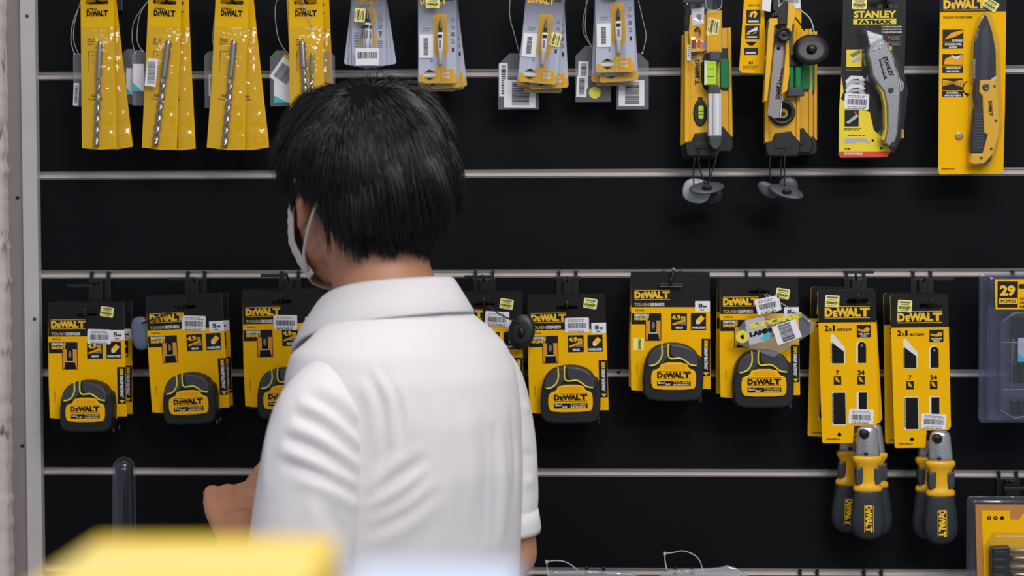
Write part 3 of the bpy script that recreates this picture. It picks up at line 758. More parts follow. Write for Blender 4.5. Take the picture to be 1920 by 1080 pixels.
# ------------------------------------------------------------------ clear screwdriver-bit blister packs
def gradcard():
    m = mat('silver card with dark head', (176, 174, 184), 0.35)
    nt = m.node_tree; b = nt.nodes['Principled BSDF']; L = nt.links.new
    tc = nt.nodes.new('ShaderNodeTexCoord'); sp = nt.nodes.new('ShaderNodeSeparateXYZ'); cr = nt.nodes.new('ShaderNodeValToRGB')
    mr = nt.nodes.new('ShaderNodeMapRange'); mr.inputs['From Min'].default_value = -.13; mr.inputs['From Max'].default_value = .02
    L(tc.outputs['Object'], sp.inputs[0]); L(sp.outputs['Z'], mr.inputs['Value']); L(mr.outputs[0], cr.inputs[0]); L(cr.outputs[0], b.inputs['Base Color'])
    cr.color_ramp.elements[0].position = .0; cr.color_ramp.elements[0].color = lin((222, 222, 232))
    cr.color_ramp.elements[1].position = .97; cr.color_ramp.elements[1].color = lin((40, 40, 46))
    e = cr.color_ramp.elements.new(.55); e.color = lin((200, 200, 212))
    e = cr.color_ramp.elements.new(.80); e.color = lin((130, 132, 142))
    return m
GCARD = gradcard()
def bit_pack(label, pos, kind='b', roll=0, swing=0, lab=None, stk=None):
    ox, oy = 820, 0
    t = thing('screwdriver_bit_pack', label, 'bit pack', pos, 'clear packs of screwdriver bits', roll=roll, swing=swing)
    g = G(ox, oy, S(-.09)); e = .0006
    hgt = 156 if kind == 'b' else 124
    x0, x1 = (783, 857) if kind == 'b' else (787, 853)
    out = rrect(x0 + 1, -40, x1 - 1, hgt - 1, 5)
    slot = rrect(803, -22, 837, -14, 3.5)
    g.slab(keyhole(out, slot), -.0004, .0004, GCARD if kind == 'b' else GCARD)
    if kind == 'b':
        g.rect(790, -10, 850, 2, e, BLK); g.logo((788, 8), (50, 0), (0, -12), e + .0003, YTXT, lines=False)
        g.poly(rrect(812, 26, 838, 60, 5), e, YEL); g.poly([(812, 56), (838, 56), (840, 66), (840, 96), (834, 106), (830, 118), (826, 118), (818, 106), (812, 96)], e, YEL)
        g.poly([(x0 + 2, 139), (808, 139), (824, 120), (831, 120), (838, 138), (x1 - 2, 138), (x1 - 2, hgt - 2), (x0 + 2, hgt - 2)], e + .0001, YEL)
        g.slab(circ(805, 140, 12, 20, 10), e, e + .0002, mat('badge print', (180, 150, 60), .5)); g.rect(793, 137, 817, 143, e + .0004, WTX); g.poly([(797, 134), (813, 134), (805, 129)], e + .0004, INK); g.poly([(798, 145), (812, 145), (805, 149)], e + .0004, INK)
        g.rect(822, 128, 851, 153, e + .0002, LIME); g.rect(823.5, 129.5, 849.5, 151.5, e + .0004, YORG); g.text('MAX', 830, 134, 843, 139, e + .0006, WTX, .05); g.text('GRIP', 829, 141, 844, 146, e + .0006, WTX, .05)
        for k, s_ in enumerate(('20', 'IN', '1', '2')): g.text(s_, 845, 34 + k * 13, 852, 42 + k * 13, e, GINK, .02)
        g.text('1', 847, 89, 851, 97, e, INK, .03); g.text('C', 807, 111, 811, 116, e, INK, .03); g.lines(793, 52, 808, 60, 2, e, GINK)
    else:
        g.logo((796, 8), (44, 0), (0, -11), e + .0003, YTXT, lines=False)
        g.poly([(806, 14), (827, 14), (832, 19), (832, 38), (828, 44), (828, 56), (834, 68), (834, 92), (803, 92), (803, 68), (810, 56), (810, 44), (806, 38)], e, YEL)
        g.lines(792, 60, 802, 90, 6, e, GINK, seed=4); g.lines(837, 22, 848, 56, 8, e, GINK, seed=5); g.poly([(838, 58), (846, 58), (842, 72)], e, mat('brown print', (140, 80, 50), .5)); g.lines(837, 76, 848, 92, 4, e, GINK, seed=6)
        g.text('1/4 PHILLIPS', 806, 119, 828, 121, e, INK, .05)
    g.make('card', t)
    b = G(ox, oy, S(-.09)); cx = 826 if kind == 'b' else 818; y = 36 if kind == 'b' else 18
    L = 84 if kind == 'b' else 78
    prof = [(y, .4), (y + 5, 2.2), (y + 14, 2.8), (y + 16, 3.6), (y + 24, 3.6), (y + 26, 5.5 if kind == 'b' else 4.2), (y + L * .72, 5.5 if kind == 'b' else 4.2), (y + L * .74, 4), (y + L, 4)]
    b.rings([[(b.P(cx + r * math.cos(2 * math.pi * k / 12), yy)[0], -.006 - r * b.s * math.sin(2 * math.pi * k / 12), b.P(0, yy)[2]) for k in range(12)][::-1] for yy, r in prof[:5]], DSTEEL)
    b.rings([[(b.P(cx + r * math.cos(2 * math.pi * k / 12), yy)[0], -.006 - r * b.s * math.sin(2 * math.pi * k / 12), b.P(0, yy)[2]) for k in range(12)][::-1] for yy, r in prof[5:]], mat('white sleeve', (240, 240, 246), .25))
    b.rect(cx - 4, y + 30, cx + 4, y + 36, .0062 + 6 * b.s, INK); b.rect(cx - 2, y + 40, cx + 2, y + 54, .0062 + 6 * b.s, GINK)
    b.make('screwdriver_bit', t)
    c = G(ox, oy, S(-.09))
    q = rrect(x0, -42, x1, hgt, 7, 5); c.slab(keyhole(q, slot), .0009, .0013, CLRB)
    c.slab(rrect(cx - 12, y - 8, cx + 12, hgt - (8 if kind == 'b' else 32), 7, 5), .0013, .0125, CLRB, 4)
    c.make('clear_blister', t)
    if lab:
        l = G(ox, oy, S(-.09)); z = .0016 if kind == 'b' else .0130
        l.slab([(lab[0], lab[1]), (lab[2], lab[1]), (lab[2], lab[3]), (lab[0], lab[3])], z, z + .0002, WHT)
        l.barcode(lab[0] + (8 if kind == 'b' else 4), lab[1] + 7, lab[2] - (9 if kind == 'b' else 4), lab[3] - (5 if kind == 'b' else 13), z + .0004, INK, vert=(kind == 'b'), seed=int(lab[0])); l.make('price_label', t)
    if stk:
        l = G(ox, oy, S(-.09)); yellow_sticker(l, stk[:2], 25, 20, stk[2], .0134); l.make('yellow_sticker', t)
    return t
Yb = -.088
zero = lambda sx: W(sx, 0, Yb)
k1 = bit_pack('smaller clear bit pack in front of the leftmost fan, bar code label across its foot', zero(691), 'a', lab=(797, 92, 841, 124), stk=(806, 31, 95), roll=0.2)
for dx, r_, y_, n_ in ((-.001, -7.5, .010, 'clear bit pack at the left rear of the leftmost fan'), (.000, 8.5, .014, 'clear bit pack at the right rear of the leftmost fan'), (.0, 4.5, .007, 'clear bit pack just right behind the front one of the leftmost fan'), (.0, -3.5, .005, 'clear bit pack just left behind the front one of the leftmost fan')):
    dup(k1, zero(691) + Vector((dx, y_, 0)), n_, roll=r_, skip=('price_label', 'yellow_sticker'))
hk(691, 'black hook of the leftmost clear bit packs')
k2 = bit_pack('clear bit pack with yellow foot, upright in front right of the hair', zero(820), 'b', lab=(786, 64, 812, 108), stk=(813, 8, 3))
for r_, y_, dz, n_ in ((1.6, .012, -.006, 'clear bit pack close behind the upright one right of the hair'), (6.5, .022, -.006, 'clear bit pack swung right behind the upright one right of the hair'), (-2.2, .030, -.008, 'clear bit pack swung left behind the upright one right of the hair'), (3.6, .038, -.007, 'rearmost clear bit pack right of the hair')):
    dup(k2, zero(820) + Vector((0, y_, dz)), n_, roll=r_, skip=('price_label', 'yellow_sticker'))
hk(820, 'black hook of the clear bit packs just right of the hair')
k3 = dup(k2, zero(1022), 'clear bit pack tilted to the left, yellow sticker on its right side', roll=-5.5, skip=('yellow_sticker',))
l = G(820, 0, S(-.09)); yellow_sticker(l, (846, 72), 25, 20, 100, .0018); l.make('yellow_sticker', k3)
for r_, y_, dz, n_ in ((2.8, .012, -.006, 'clear bit pack swung right behind the tilted one'), (-7.0, .018, -.005, 'clear bit pack at the left rear behind the tilted one'), (-2.0, .030, -.010, 'rearmost clear bit pack behind the tilted one')):
    dup(k2, zero(1022) + Vector((0, y_, dz)), n_, roll=r_, skip=('price_label', 'yellow_sticker'))
hk(1022, 'black hook of the tilted clear bit packs')
k4 = dup(k2, zero(1152) + Vector((0, 0, .016)), 'rightmost clear bit pack in front, one bright label left of its bit', roll=0.8)
for r_, y_, dz, n_ in ((3.6, .012, .004, 'clear bit pack swung right behind the rightmost front one'), (-2.4, .022, .004, 'clear bit pack swung left behind the rightmost front one'), (1.0, .034, .001, 'rearmost clear bit pack of the rightmost fan')):
    dup(k2, zero(1152) + Vector((0, y_, dz)), n_, roll=r_, skip=('price_label', 'yellow_sticker'))
hk(1152, 'black hook of the rightmost clear bit packs')

# ------------------------------------------------------------------ torpedo levels
def level(label, pos, edge=False, roll=0, face=True):
    ox, oy = 1312, 0
    t = thing('torpedo_level', label, 'spirit level', pos, 'yellow torpedo levels', roll=roll)
    g = G(ox, oy, S(-.06))
    w0, w1 = (0, .012) if not edge else (0, .03)
    x0, x1 = (1285, 1347) if not edge else (1326, 1353)
    if not edge:
        g.slab([(1283, 60), (1347, 60), (1347, 262), (1331, 258), (1330, 266), (1296, 266), (1290, 262), (1283, 264)], .002, .010, YPLA, 1)
        g.box(1283, 60, 1290, 266, 0, .013, YPLA, 1.2); g.box(1341, 60, 1347.5, 264, 0, .013, YPLA, 1.2)
        g.box(1294, 60, 1297, 262, .009, .0115, YPLA, .6)
    g.make('body', t)
    if not edge:
        v = G(ox, oy, S(-.06)); v.slab(circ(1312, 210, 13, 24, 25), .009, .0128, BPL, 2); v.box(1308, 181, 1316, 187, .009, .0125, BPL, 1)
        v.make('vial_housing', t)
        v = G(ox, oy, S(-.06)); v.slab(rrect(1308, 197, 1318, 222, 4), .0125, .0150, LIMV, 1.2); v.rect(1308.5, 207, 1317.5, 208, .0152, INK); v.rect(1308.5, 213, 1317.5, 214, .0152, INK); v.make('vial', t)
        n = G(ox, oy, S(-.06)); n.logo((1311, 112), (0, 46), (-9, 0), .0105, BPL, lines=False); n.make('lettering', t)
        n = G(ox, oy, S(-.06)); n.slab([(1318, 104), (1330, 98), (1341, 98), (1341, 176), (1330, 176), (1318, 164), (1313, 150), (1313, 118)], .0095, .0125, BPL, 1); n.make('window_surround', t)
        c = G(ox, oy, S(-.06)); c.slab([(1283, 263), (1296, 262), (1302, 248), (1331, 244), (1336, 252), (1347, 262), (1349, 280), (1344, 291), (1290, 291), (1285, 284)], -.001, .0135, BPL, 2.5)
        c.slab(rrect(1300, 266, 1332, 276, 4), .0125, .0150, DARKR, 1); c.make('end_cap', t)
        c = G(ox, oy, S(-.06)); c.box(1326, 118, 1343, 172, .004, .015, GRNV, 1.5); c.make('green_vial_block', t)
    return t
Pl = W(1312, 0, -.060)
lv = level('yellow torpedo level face on with an oval black vial, left hook', Pl)
dup(lv, Pl + Vector((.018, .024, .008)), 'yellow torpedo level behind the face on one, its green vial showing at right', roll=1.0)
dup(lv, Pl + Vector((-.002, .022, -.002)), 'yellow torpedo level hidden at the rear left of the left level hook', roll=-0.5)
# edge-on level with aluminium face
t = thing('torpedo_level', 'torpedo level turned edge on showing its aluminium face and lime vial', 'spirit level', W(1340, 0, -.085), 'yellow torpedo levels', roll=0)
def LG(): return G(1340, 0, S(-.085))
g = LG(); g.box(1328, 172, 1352, 252, -.02, .008, mat('bright aluminium', (206, 206, 208), .35, metal=.5), 1); g.rect(1335, 174, 1337, 250, .0083, GREYM); g.rect(1343, 174, 1346, 250, .0083, WHT); g.make('aluminium_face', t)
g = LG(); g.box(1330, 96, 1350, 114, -.02, .009, DRK2, 2); g.make('black_block', t); g = LG(); g.box(1326, 112, 1346, 116, -.02, .004, BPL, 1); g.make('black_band', t); g = LG(); g.slab([(1329, 158), (1346, 158), (1351, 174), (1328, 174)], -.02, .009, DRK2, 1.5); g.make('black_block', t)
g = LG(); g.box(1320, 113, 1343, 158, -.015, .008, LIMV, 2); g.box(1320, 113, 1325, 158, -.01, .0085, mat('pale vial edge', (225, 240, 190), .2), 1); g.rect(1325, 128, 1338, 129, .0084, INK); g.rect(1325, 142, 1338, 143, .0084, INK); g.make('lime_vial', t)
g = LG(); g.slab([(1328, 251), (1353, 251), (1352, 268), (1345, 277), (1337, 277), (1330, 268)], -.02, .009, DRK2, 2.5); g.make('end_cap', t)
g = LG(); g.box(1325, 20, 1353, 98, -.018, .003, YPLA, 1.5); g.slab([(1327, 28), (1350, 28), (1350, 92), (1327, 92)], .003, .0034, YEL); 
for k in range(5): g.rect(1330 + k * 4, 32, 1331 + k * 4, 88, .0037, YORG)
yellow_sticker(g, (1337, 50), 30, 22, 100, .0038); g.make('upper_body', t); edge_level = t
# the card on the left level
t = thing('level_header_card', 'yellow header card with an oval hole and three small badges on the left levels', 'header card', W(1310, 20, -.078))
g = G(1310, 20, S(-.078)); out = [(1294, 28), (1327, 28), (1327, 92), (1318, 95), (1296, 96), (1292, 60)]
hole = circ(1308, 61, 7, 16, 11)
g.slab(keyhole(out, hole), 0, .0006, YEL)
for k, m in enumerate((mat('brown badge', (90, 50, 40), .5), RED, mat('lilac badge', (150, 140, 190), .5))): g.rect(1297 + k * 9, 74, 1304.5 + k * 9, 90, .0009, m)
g.poly([(1297, 97), (1312, 95), (1310, 101), (1297, 105)], .0009, BLK); g.make('card', t)
g = G(1310, 20, S(-.078)); g.slab([(1296, 17), (1320, 14), (1320, 45), (1298, 48)], .001, .0012, WHT); g.barcode(1306, 27, 1315, 37, .0015, GINK); g.make('price_label', t)
g = G(1291, 100, S(-.0765)); g.slab([(1288, 85), (1295, 85), (1295, 113), (1288, 113)], 0, .0003, WHT); g.lines(1289.5, 88, 1293.5, 110, 6, .0005, GINK); attach(g, 'price_label', edge_level, W(1291, 100, -.0765))
# clear sleeve of the levels
t = thing('clear_hang_sleeve', 'clear plastic sleeve hanging over the left torpedo levels', 'plastic sleeve', W(1312, 0, -.09))
g = G(1312, 0, S(-.09)); g.box(1284, -30, 1353, 118, -.033, .006, CLR, 2); g.tube([(1324, -20, .007), (1324, 16, .007), (1350, 16, .007), (1350, -20, .007)], .0006, LOOP, 5); g.make('sleeve', t)
hook(1315, -52, 1308, 5, 'black hook of the left torpedo levels', T=(1300, 3, 40))
# right hook of levels
P2 = W(1462, 0, -.055)
lv2 = dup(lv, P2, 'yellow torpedo level behind the folding saw, its black end hanging low', roll=0.0, skip=('vial_housing', 'vial', 'window_surround'))
v = G(1312, 0, S(-.06)); v.rings([[v.P(x, y, w) for x, y in circ(1314, 210, r, 28)] for w, r in ((.009, 24), (.016, 24), (.0175, 22), (.0165, 16), (.014, 15), (.014, 1))], BPL); v.make('round_vial_housing', lv2)
v = G(1312, 0, S(-.06)); v.slab(circ(1316, 212, 9, 20), .0142, .0162, mat('olive vial', (160, 150, 30), .3), 1); v.slab(circ(1316, 212, 4, 16), .016, .0175, BPL, 1); v.make('vial', lv2)
dup(lv, P2 + Vector((.020, .020, .006)), 'yellow torpedo level right of and behind the folding saw with green vial', roll=0.4, skip=('vial_housing', 'vial'))
dup(lv, P2 + Vector((.030, .034, .004)), 'rearmost yellow torpedo level at the right level hook', roll=0.2, skip=('vial_housing', 'vial'))
hook(1470, -52, 1465, 4, 'black hook of the right torpedo levels', T=(1470, -20, 40))
g = G(1488, 125, S(-.07)); g.box(1475, 126, 1486, 166, 0, .010, GRNV, 2.5); attach(g, 'green_vial', lv2, W(1488, 125, -.07)); g = G(1488, 125, S(-.07)); g.box(1489, 126, 1500, 166, 0, .010, GRNV, 2.5); attach(g, 'green_vial', lv2, W(1488, 125, -.07)); g = G(1488, 125, S(-.07)); g.slab([(1476, 166), (1504, 165), (1506, 180), (1474, 182)], -.004, .012, DRK2, 1.5); attach(g, 'vial_mount', lv2, W(1488, 125, -.07)); g = G(1488, 125, S(-.07)); g.box(1474, 104, 1504, 126, -.004, .008, BPL, 2); attach(g, 'vial_mount', lv2, W(1488, 125, -.07))
# yellow card with three pictograms
t = thing('yellow_card', 'narrow yellow card with three black pictograms left of the folding saw', 'header card', W(1440, 0, -.085), roll=0)
g = G(1440, 0, S(-.085)); g.slab([(1396, -4), (1432, -4), (1437, 136), (1392, 134), (1387, 128)], 0, .0006, YEL, side=EDGE)
e = .0009
for k in range(3):
    y = 18 + k * 29; x = 1400 - k * 2
    g.rect(x, y, x + 26, y + 25, e, BLK)
    if k == 0: g.slab([(x + 5, y + 12), (x + 9, y + 4), (x + 16, y + 2), (x + 21, y + 7), (x + 16, y + 15), (x + 13, y + 13), (x + 16, y + 8), (x + 13, y + 6), (x + 9, y + 14)], e, e + .0003, YTXT)
    if k == 1: g.poly([(x + 4, y + 12), (x + 22, y + 2), (x + 23, y + 9), (x + 10, y + 16)], e + .0002, WTX); g.poly([(x + 2, y + 14), (x + 20, y + 10), (x + 20, y + 14), (x + 3, y + 17)], e + .0002, YORG)
    if k == 2: g.rect(x - .5, y - .5, x + 26.5, y + 12, e + .0002, YEL); g.poly([(x + 2, y + 1), (x + 24, y + 1), (x + 16, y + 8), (x + 10, y + 8)], e + .0004, INK)
    g.rect(x + 3, y + 20, x + 22, y + 22.5, e + .0002, WTX)
g.text('MAGNETIC', 1403, 38.5, 1423, 41.5, e + .0003, WTX, .05)
g.text('GRIP UP TO A', 1404, 8, 1424, 11, e, INK, .03); g.text('x1', 1404, 112, 1412, 118, e, INK, .05); g.lines(1394, 121, 1424, 129, 3, e, mat('ochre ink', (150, 110, 20), .6)); g.make('card', t)
PLAB = W(1437, 10, -.099); g = G(1437, 10, S(-.087)); g.slab([(1430, -10), (1447, -8), (1444, 22), (1429, 19)], 0, .0003, WHT); lab_saw = g
t = thing('price_label', 'large white bar code label above the right torpedo levels', 'label', W(1480, 0, -.067)); g = G(1480, 0, S(-.067)); g.slab([(1458, -10), (1500, -10), (1501, 16), (1460, 14)], 0, .0003, WHT); g.barcode(1463, -8, 1499, 6, .0006, GINK); g.make('paper', t)
t = thing('yellow_card', 'yellow card behind the folding saw, right of its frame', 'header card', W(1490, 0, -.066)); g = G(1490, 0, S(-.066)); g.slab([(1472, 12), (1502, 14), (1503, 80), (1494, 104), (1480, 104)], -.0006, 0, YEL, side=EDGE); g.lines(1484, 82, 1494, 96, 4, .0003, GINK); g.make('card', t)
# folding jab saw
t = thing('folding_saw', 'folding saw with yellow frame, grey blade and black locking knob', 'saw', W(1465, 20, -.098))
def FG(): return G(1465, 20, S(-.098))
attach(lab_saw, 'code_label', t, PLAB)
g = FG(); g.slab([(1440, 38), (1455, 36), (1456, 48), (1449, 52), (1448, 78), (1442, 140), (1436, 190), (1430, 190), (1434, 110), (1437, 60)], 0, .018, YPLA, 1.5); g.make('frame_rail', t); g = FG()
g.slab([(1474, 8), (1484, 10), (1489, 30), (1482, 50), (1480, 62), (1476, 80), (1477, 140), (1473, 170), (1462, 178), (1466, 142), (1470, 100), (1471, 50)], 0, .018, YPLA, 1.5); g.make('frame_rail', t)
g = FG(); g.slab([(1438, 42), (1452, 44), (1456, 60), (1446, 100), (1441, 108), (1434, 104), (1435, 60)], .002, .015, DRK2, 2); g.make('grip_insert', t); g = FG(); g.slab([(1433, 112), (1441, 112), (1440, 150), (1438, 170), (1434, 184), (1432, 150)], .002, .015, DRK2, 2); g.make('grip_insert', t); g = FG(); g.slab([(1481, 50), (1486, 46), (1484, 80), (1478, 110), (1476, 90)], .002, .015, DRK2, 1); g.slab([(1477, 145), (1471, 172), (1478, 160), (1480, 140)], .002, .013, BPL, .8); g.make('grip_insert', t)
g = FG(); g.slab([(1452, 22), (1468, 6), (1473, 8), (1472, 50), (1456, 50), (1454, 34), (1444, 36), (1445, 30)], -.002, .020, DARKR, 2); g.make('pivot_head', t)
g = FG(); g.slab([(1452, 76), (1469, 76), (1468, 110), (1465, 180), (1463, 218), (1450, 219), (1438, 212), (1441, 190), (1447, 130)], .006, .0085, mat('grey blade', (150, 144, 146), .35, metal=.6))
for k in range(36): y = 80 + k * 3; g.poly([(1469 - k * .09, y), (1472 - k * .09, y + 1.5), (1469 - k * .09, y + 2.6)], .0086, MATS['grey blade'])
g.slab([(1464, 182), (1466, 182), (1463, 219), (1460, 219)], .008, .011, CAST, .5); g.poly(circ(1458, 91, 3, 14), .009, INK)
g.logo((1453, 184), (3, -32), (8, .6), .009, INK, lines=False); g.text3('JAB SAW', (1458, 152), (4, -26), (6, .6), .009, INK, .04); g.make('blade', t)
g = FG(); n = 24; g.rings([[g.P(1465 + (r + (1 if i % 2 else -1) * (.7 if r > 9 else 0)) * math.cos(2 * math.pi * i / n), 68 + (r + (1 if i % 2 else -1) * (.7 if r > 9 else 0)) * math.sin(2 * math.pi * i / n), w) for i in range(n)] for w, r in ((.012, 13), (.026, 13), (.028, 10.5), (.0255, 9), (.0255, 3), (.027, 2), (.027, .5))], BPL); g.make('locking_knob', t)
g = FG(); g.tube([(1484, 20, .010), (1500, 22, .006), (1518, 38, .004), (1526, 64, .002)], .0011, LOOP, 6); g.tube([(1482, 28, .010), (1495, 42, .008), (1508, 58, .002)], .0011, BPL, 6); g.make('tether', t)

# ------------------------------------------------------------------ hard security tags
def hard_tag(label, c, Y, rx, ry, rot, m, knob=True, tilt=0, cables=(), thick=.006, sq=1.0):
    t = thing('security_tag', label, 'security tag', W(c[0], c[1], Y), 'hard anti-theft tags')
    g = G(c[0], c[1], S(Y)); n = 32
    def ring(k, w):
        P = []
        for i in range(n):
            a = 2 * math.pi * i / n
            cx_, sy_ = math.cos(a), math.sin(a)
            x = rx * k * math.copysign(abs(cx_) ** sq, cx_); y = ry * k * math.copysign(abs(sy_) ** sq, sy_)
            q = rotpts([(x, y)], (0, 0), rot)[0]
            P.append(g.P(c[0] + q[0], c[1] + q[1], w + q[1] * g.s * tilt))
        return P
    g.rings([ring(.9, -thick), ring(1, -thick * .5), ring(1, 0), ring(.93, thick * .45), ring(.6, thick * .6), ring(.32, thick * .62)], m); g.make('shell', t)
    if knob:
        g = G(c[0], c[1], S(Y)); 
        def r2(k, w):
            return [g.P(c[0] + rx * k * math.cos(2 * math.pi * i / 16), c[1] + ry * k * math.sin(2 * math.pi * i / 16) , w) for i in range(16)]
        g.rings([r2(.3, thick * .5), r2(.26, thick * 1.6), r2(.15, thick * 1.9), r2(.02, thick * 1.95)], BPL); g.make('pin_boss', t)
    for cb in cables:
        g = G(c[0], c[1], S(Y)); g.tube(cb, .0011, HOOKM, 6); g.make('cable', t)
    return t
hard_tag('big round black security tag hanging right of the folding saw', (1521, 93), -.085, 34, 29, -8, BPL, tilt=.25)
hard_tag('light grey security tag lying flat side out below the left torpedo levels', (1306, 358), -.070, 26, 23, 10, mat('light grey plastic', (160, 164, 170), .35), knob=False, sq=.8, cables=[[(1301, 350, .004), (1300, 320, .002), (1304, 288, 0), (1306, 270, 0)]])
hard_tag('black security tag tilted in front of the light grey one under the left levels', (1325, 352), -.082, 33, 12, -6, GPL, cables=[[(1322, 346, .004), (1312, 318, .004), (1310, 290, .002), (1316, 268, .002)], [(1326, 346, .004), (1337, 315, .004), (1343, 290, .002), (1343, 270, .002)]], tilt=1.1)
hard_tag('dark security tag hanging rearmost under the left torpedo levels', (1333, 366), -.058, 24, 20, 0, BPL, knob=False, cables=[[(1330, 352, .0), (1330, 320, .0), (1326, 280, 0)]])
hard_tag('grey security tag tilted in front under the right torpedo levels', (1474, 359), -.082, 32, 13, 16, GPL, cables=[[(1470, 350, .004), (1470, 310, .004), (1472, 276, .002)]], tilt=1.0)
hard_tag('dark security tag standing upright behind the others under the right levels', (1478, 352), -.060, 18, 20, 0, mat('dark grey plastic', (70, 74, 80), .35), knob=False, sq=.8, cables=[[(1466, 345, .0), (1464, 315, 0), (1464, 280, 0)]])
hard_tag('small grey security tag at the left of those under the right levels', (1440, 356), -.066, 13, 22, -55, GPL, knob=False, cables=[[(1445, 340, .0), (1443, 315, 0), (1444, 276, 0)]])
hard_tag('grey blue security tag between the two leftmost tape measures', (264, 625), -.060, 18, 32, -6, mat('grey blue plastic', (98, 110, 132), .35), knob=False, sq=.75, cables=[[(268, 605, .004), (285, 600, .012), (310, 592, .016), (340, 575, .012)]])
hard_tag('black round security tag between the right shoulder and the next tape card', (978, 622), -.088, 25, 34, 12, BPL, tilt=.1, cables=[[(975, 606, .003), (940, 590, .006), (915, 572, .004)]])
hard_tag('dark security tag lower edge seen below the black round one by the right shoulder', (985, 655), -.050, 18, 26, 20, mat('dark grey plastic', (70, 74, 80), .35), knob=False)

# ------------------------------------------------------------------ utility knife card
t = thing('carded_utility_knife', 'silver utility knife on a black and yellow card with red foot', 'utility knife', W(1660, 12, -.075))
def KG(): return G(1660, 12, S(-.075))
g = KG(); out = [(1584, -30), (1698, -30), (1696, 130), (1692, 160), (1688, 240), (1672, 282), (1664, 290), (1580, 291), (1575, 286), (1576, 240), (1580, 120)]
slot = rrect(1641, 8, 1683, 16, 4)
g.slab(keyhole(out, slot), -.0005, .0005, BLK, side=EDGE); e = .0008
YS = mat('bright yellow print', (238, 212, 20), .45)
g.poly([(1580, 140), (1584, 168), (1579, 182), (1600, 196), (1632, 206), (1640, 240), (1664, 262), (1671, 280), (1576, 280), (1576, 200)], e, YS)
g.poly([(1576, 279), (1671.5, 279), (1664, 290), (1580, 290.6), (1575.5, 286)], e + .0002, RED)
g.text('STANLEY', 1602, 20, 1680, 33, e, YS, .045); g.rect(1601, 35, 1680, 45, e, YS); g.text('FATMAX', 1609, 37, 1672, 44, e + .0002, INK, .05)
for k, s_ in enumerate(('Twin-Blade Utility Knife', 'Cuchilla De Doble Hoja', 'Couteau A Deux Lames')): g.text(s_, 1653, 48 + k * 4.6, 1690, 51.6 + k * 4.6, e, WTX, .03)
for k in range(2): g.poly(circ(1667, 69 + k * 10, 2.3, 10), e, RED); g.lines(1671, 67 + k * 10, 1690, 75 + k * 10, 3, e, GINK, seed=k + 3)
g.rect(1589, 91, 1617, 123, e, YS); g.poly([(1595, 100), (1612, 92), (1617, 96), (1600, 106)], e + .0002, GINK); g.poly([(1597, 112), (1612, 104), (1616, 108), (1602, 117)], e + .0002, SIL); g.lines(1589, 126, 1622, 131, 2, e, GINK)
for k in range(4): y = 141 + k * 8; g.poly([(1587, y + 8), (1597, y - 2), (1618, y - 1), (1624, y + 7), (1617, y + 10), (1611, y + 4), (1600, y + 5), (1590, y + 14)], e + .0002 * k + .0002, SIL if k % 2 else WTX)
g.rect(1586, 203, 1612, 233, e + .0002, BLK); g.poly([(1588, 226), (1608, 210), (1612, 214), (1594, 228)], e + .0004, SIL); g.poly(circ(1606, 207, 2.2, 10), e + .0004, RED); g.lines(1585, 236, 1618, 241, 2, e + .0002, INK)
g.lines(1592, 249, 1625, 252, 1, e + .0002, INK); g.poly([(1583, 262), (1590, 255), (1625, 255), (1634, 264), (1628, 264), (1622, 262), (1610, 262), (1606, 264), (1590, 264)], e + .0002, SIL); g.poly(circ(1638, 259, 2.5, 10), e + .0002, INK); g.poly(circ(1654, 273, 2.5, 10), e + .0002, INK)
g.text('10-788', 1586, 272.5, 1597, 276, e + .0002, INK, .05); g.text('RETRACTABLE', 1585, 281, 1619, 285, e + .0004, WTX, .05); g.make('card', t)
g = KG(); price_label(g, (1608, 187), 45, 29, 3, .0015, seed=21); g.make('price_label', t)
g = KG(); yellow_sticker(g, (1612, 6), 27, 22, 1, .0014); g.make('yellow_sticker', t)
g = KG(); g.slab([(1623, 103), (1627, 85), (1640, 76), (1650, 72), (1660, 88), (1668, 105), (1680, 145), (1683, 165), (1681, 205), (1678, 250), (1672, 268), (1662, 272), (1655, 266), (1660, 240), (1659, 200), (1653, 172), (1640, 155), (1632, 142), (1628, 120)], .002, .020, mat('knife body metal', (150, 150, 150), .4, metal=.7, bump=.15, bscale=500), 2.5); g.make('metal_body', t)
g = KG(); g.slab([(1620, 58), (1651, 68), (1654, 84), (1640, 90), (1628, 98), (1625, 78)], .005, .017, CAST, 1.5)
for k in range(3): g.slab([(1632 + k * 5, 97 - k * 2), (1642 + k * 4, 80 - k), (1644 + k * 4, 81 - k), (1635 + k * 5, 97 - k * 2)], .016, .0215, CAST, .4)
g.slab([(1619, 57), (1632, 63), (1627, 75)], .009, .0105, STEEL); g.make('nose_and_blade', t)
g = KG(); g.slab([(1656, 78), (1663, 88), (1671, 108), (1683, 148), (1688, 170), (1681, 172), (1672, 140), (1660, 104), (1651, 84)], .003, .017, CAST, 1.2); g.make('upper_rail', t)
g = KG(); g.slab([(1661, 88), (1667, 90), (1667, 96), (1662, 98)], .006, .02, YPLA, 1); g.slab([(1673, 114), (1679, 124), (1676, 128), (1671, 118)], .006, .019, DRK2, 1); g.slab([(1683, 148), (1690, 155), (1691, 168), (1686, 166)], .004, .018, STEEL, 1); g.slab([(1688, 240), (1692, 240), (1692, 256), (1687, 256)], .0, .012, YPLA, .8); g.make('release_buttons', t)
g = KG(); g.slab([(1641, 158), (1652, 160), (1657, 175), (1659, 205), (1660, 240), (1655, 262), (1650, 258), (1656, 240), (1655, 200), (1650, 176)], .002, .017, mat('knife yellow grip', (214, 190, 20), .45), 1); g.make('yellow_grip', t)
g = KG()
for (x, y, r) in ((1665, 169, 5), (1670, 268, 5)): g.rings([[g.P(a, b, w) for a, b in circ(x, y, rr, 16)] for w, rr in ((.018, r), (.021, r), (.0205, r * .6))], BPL)
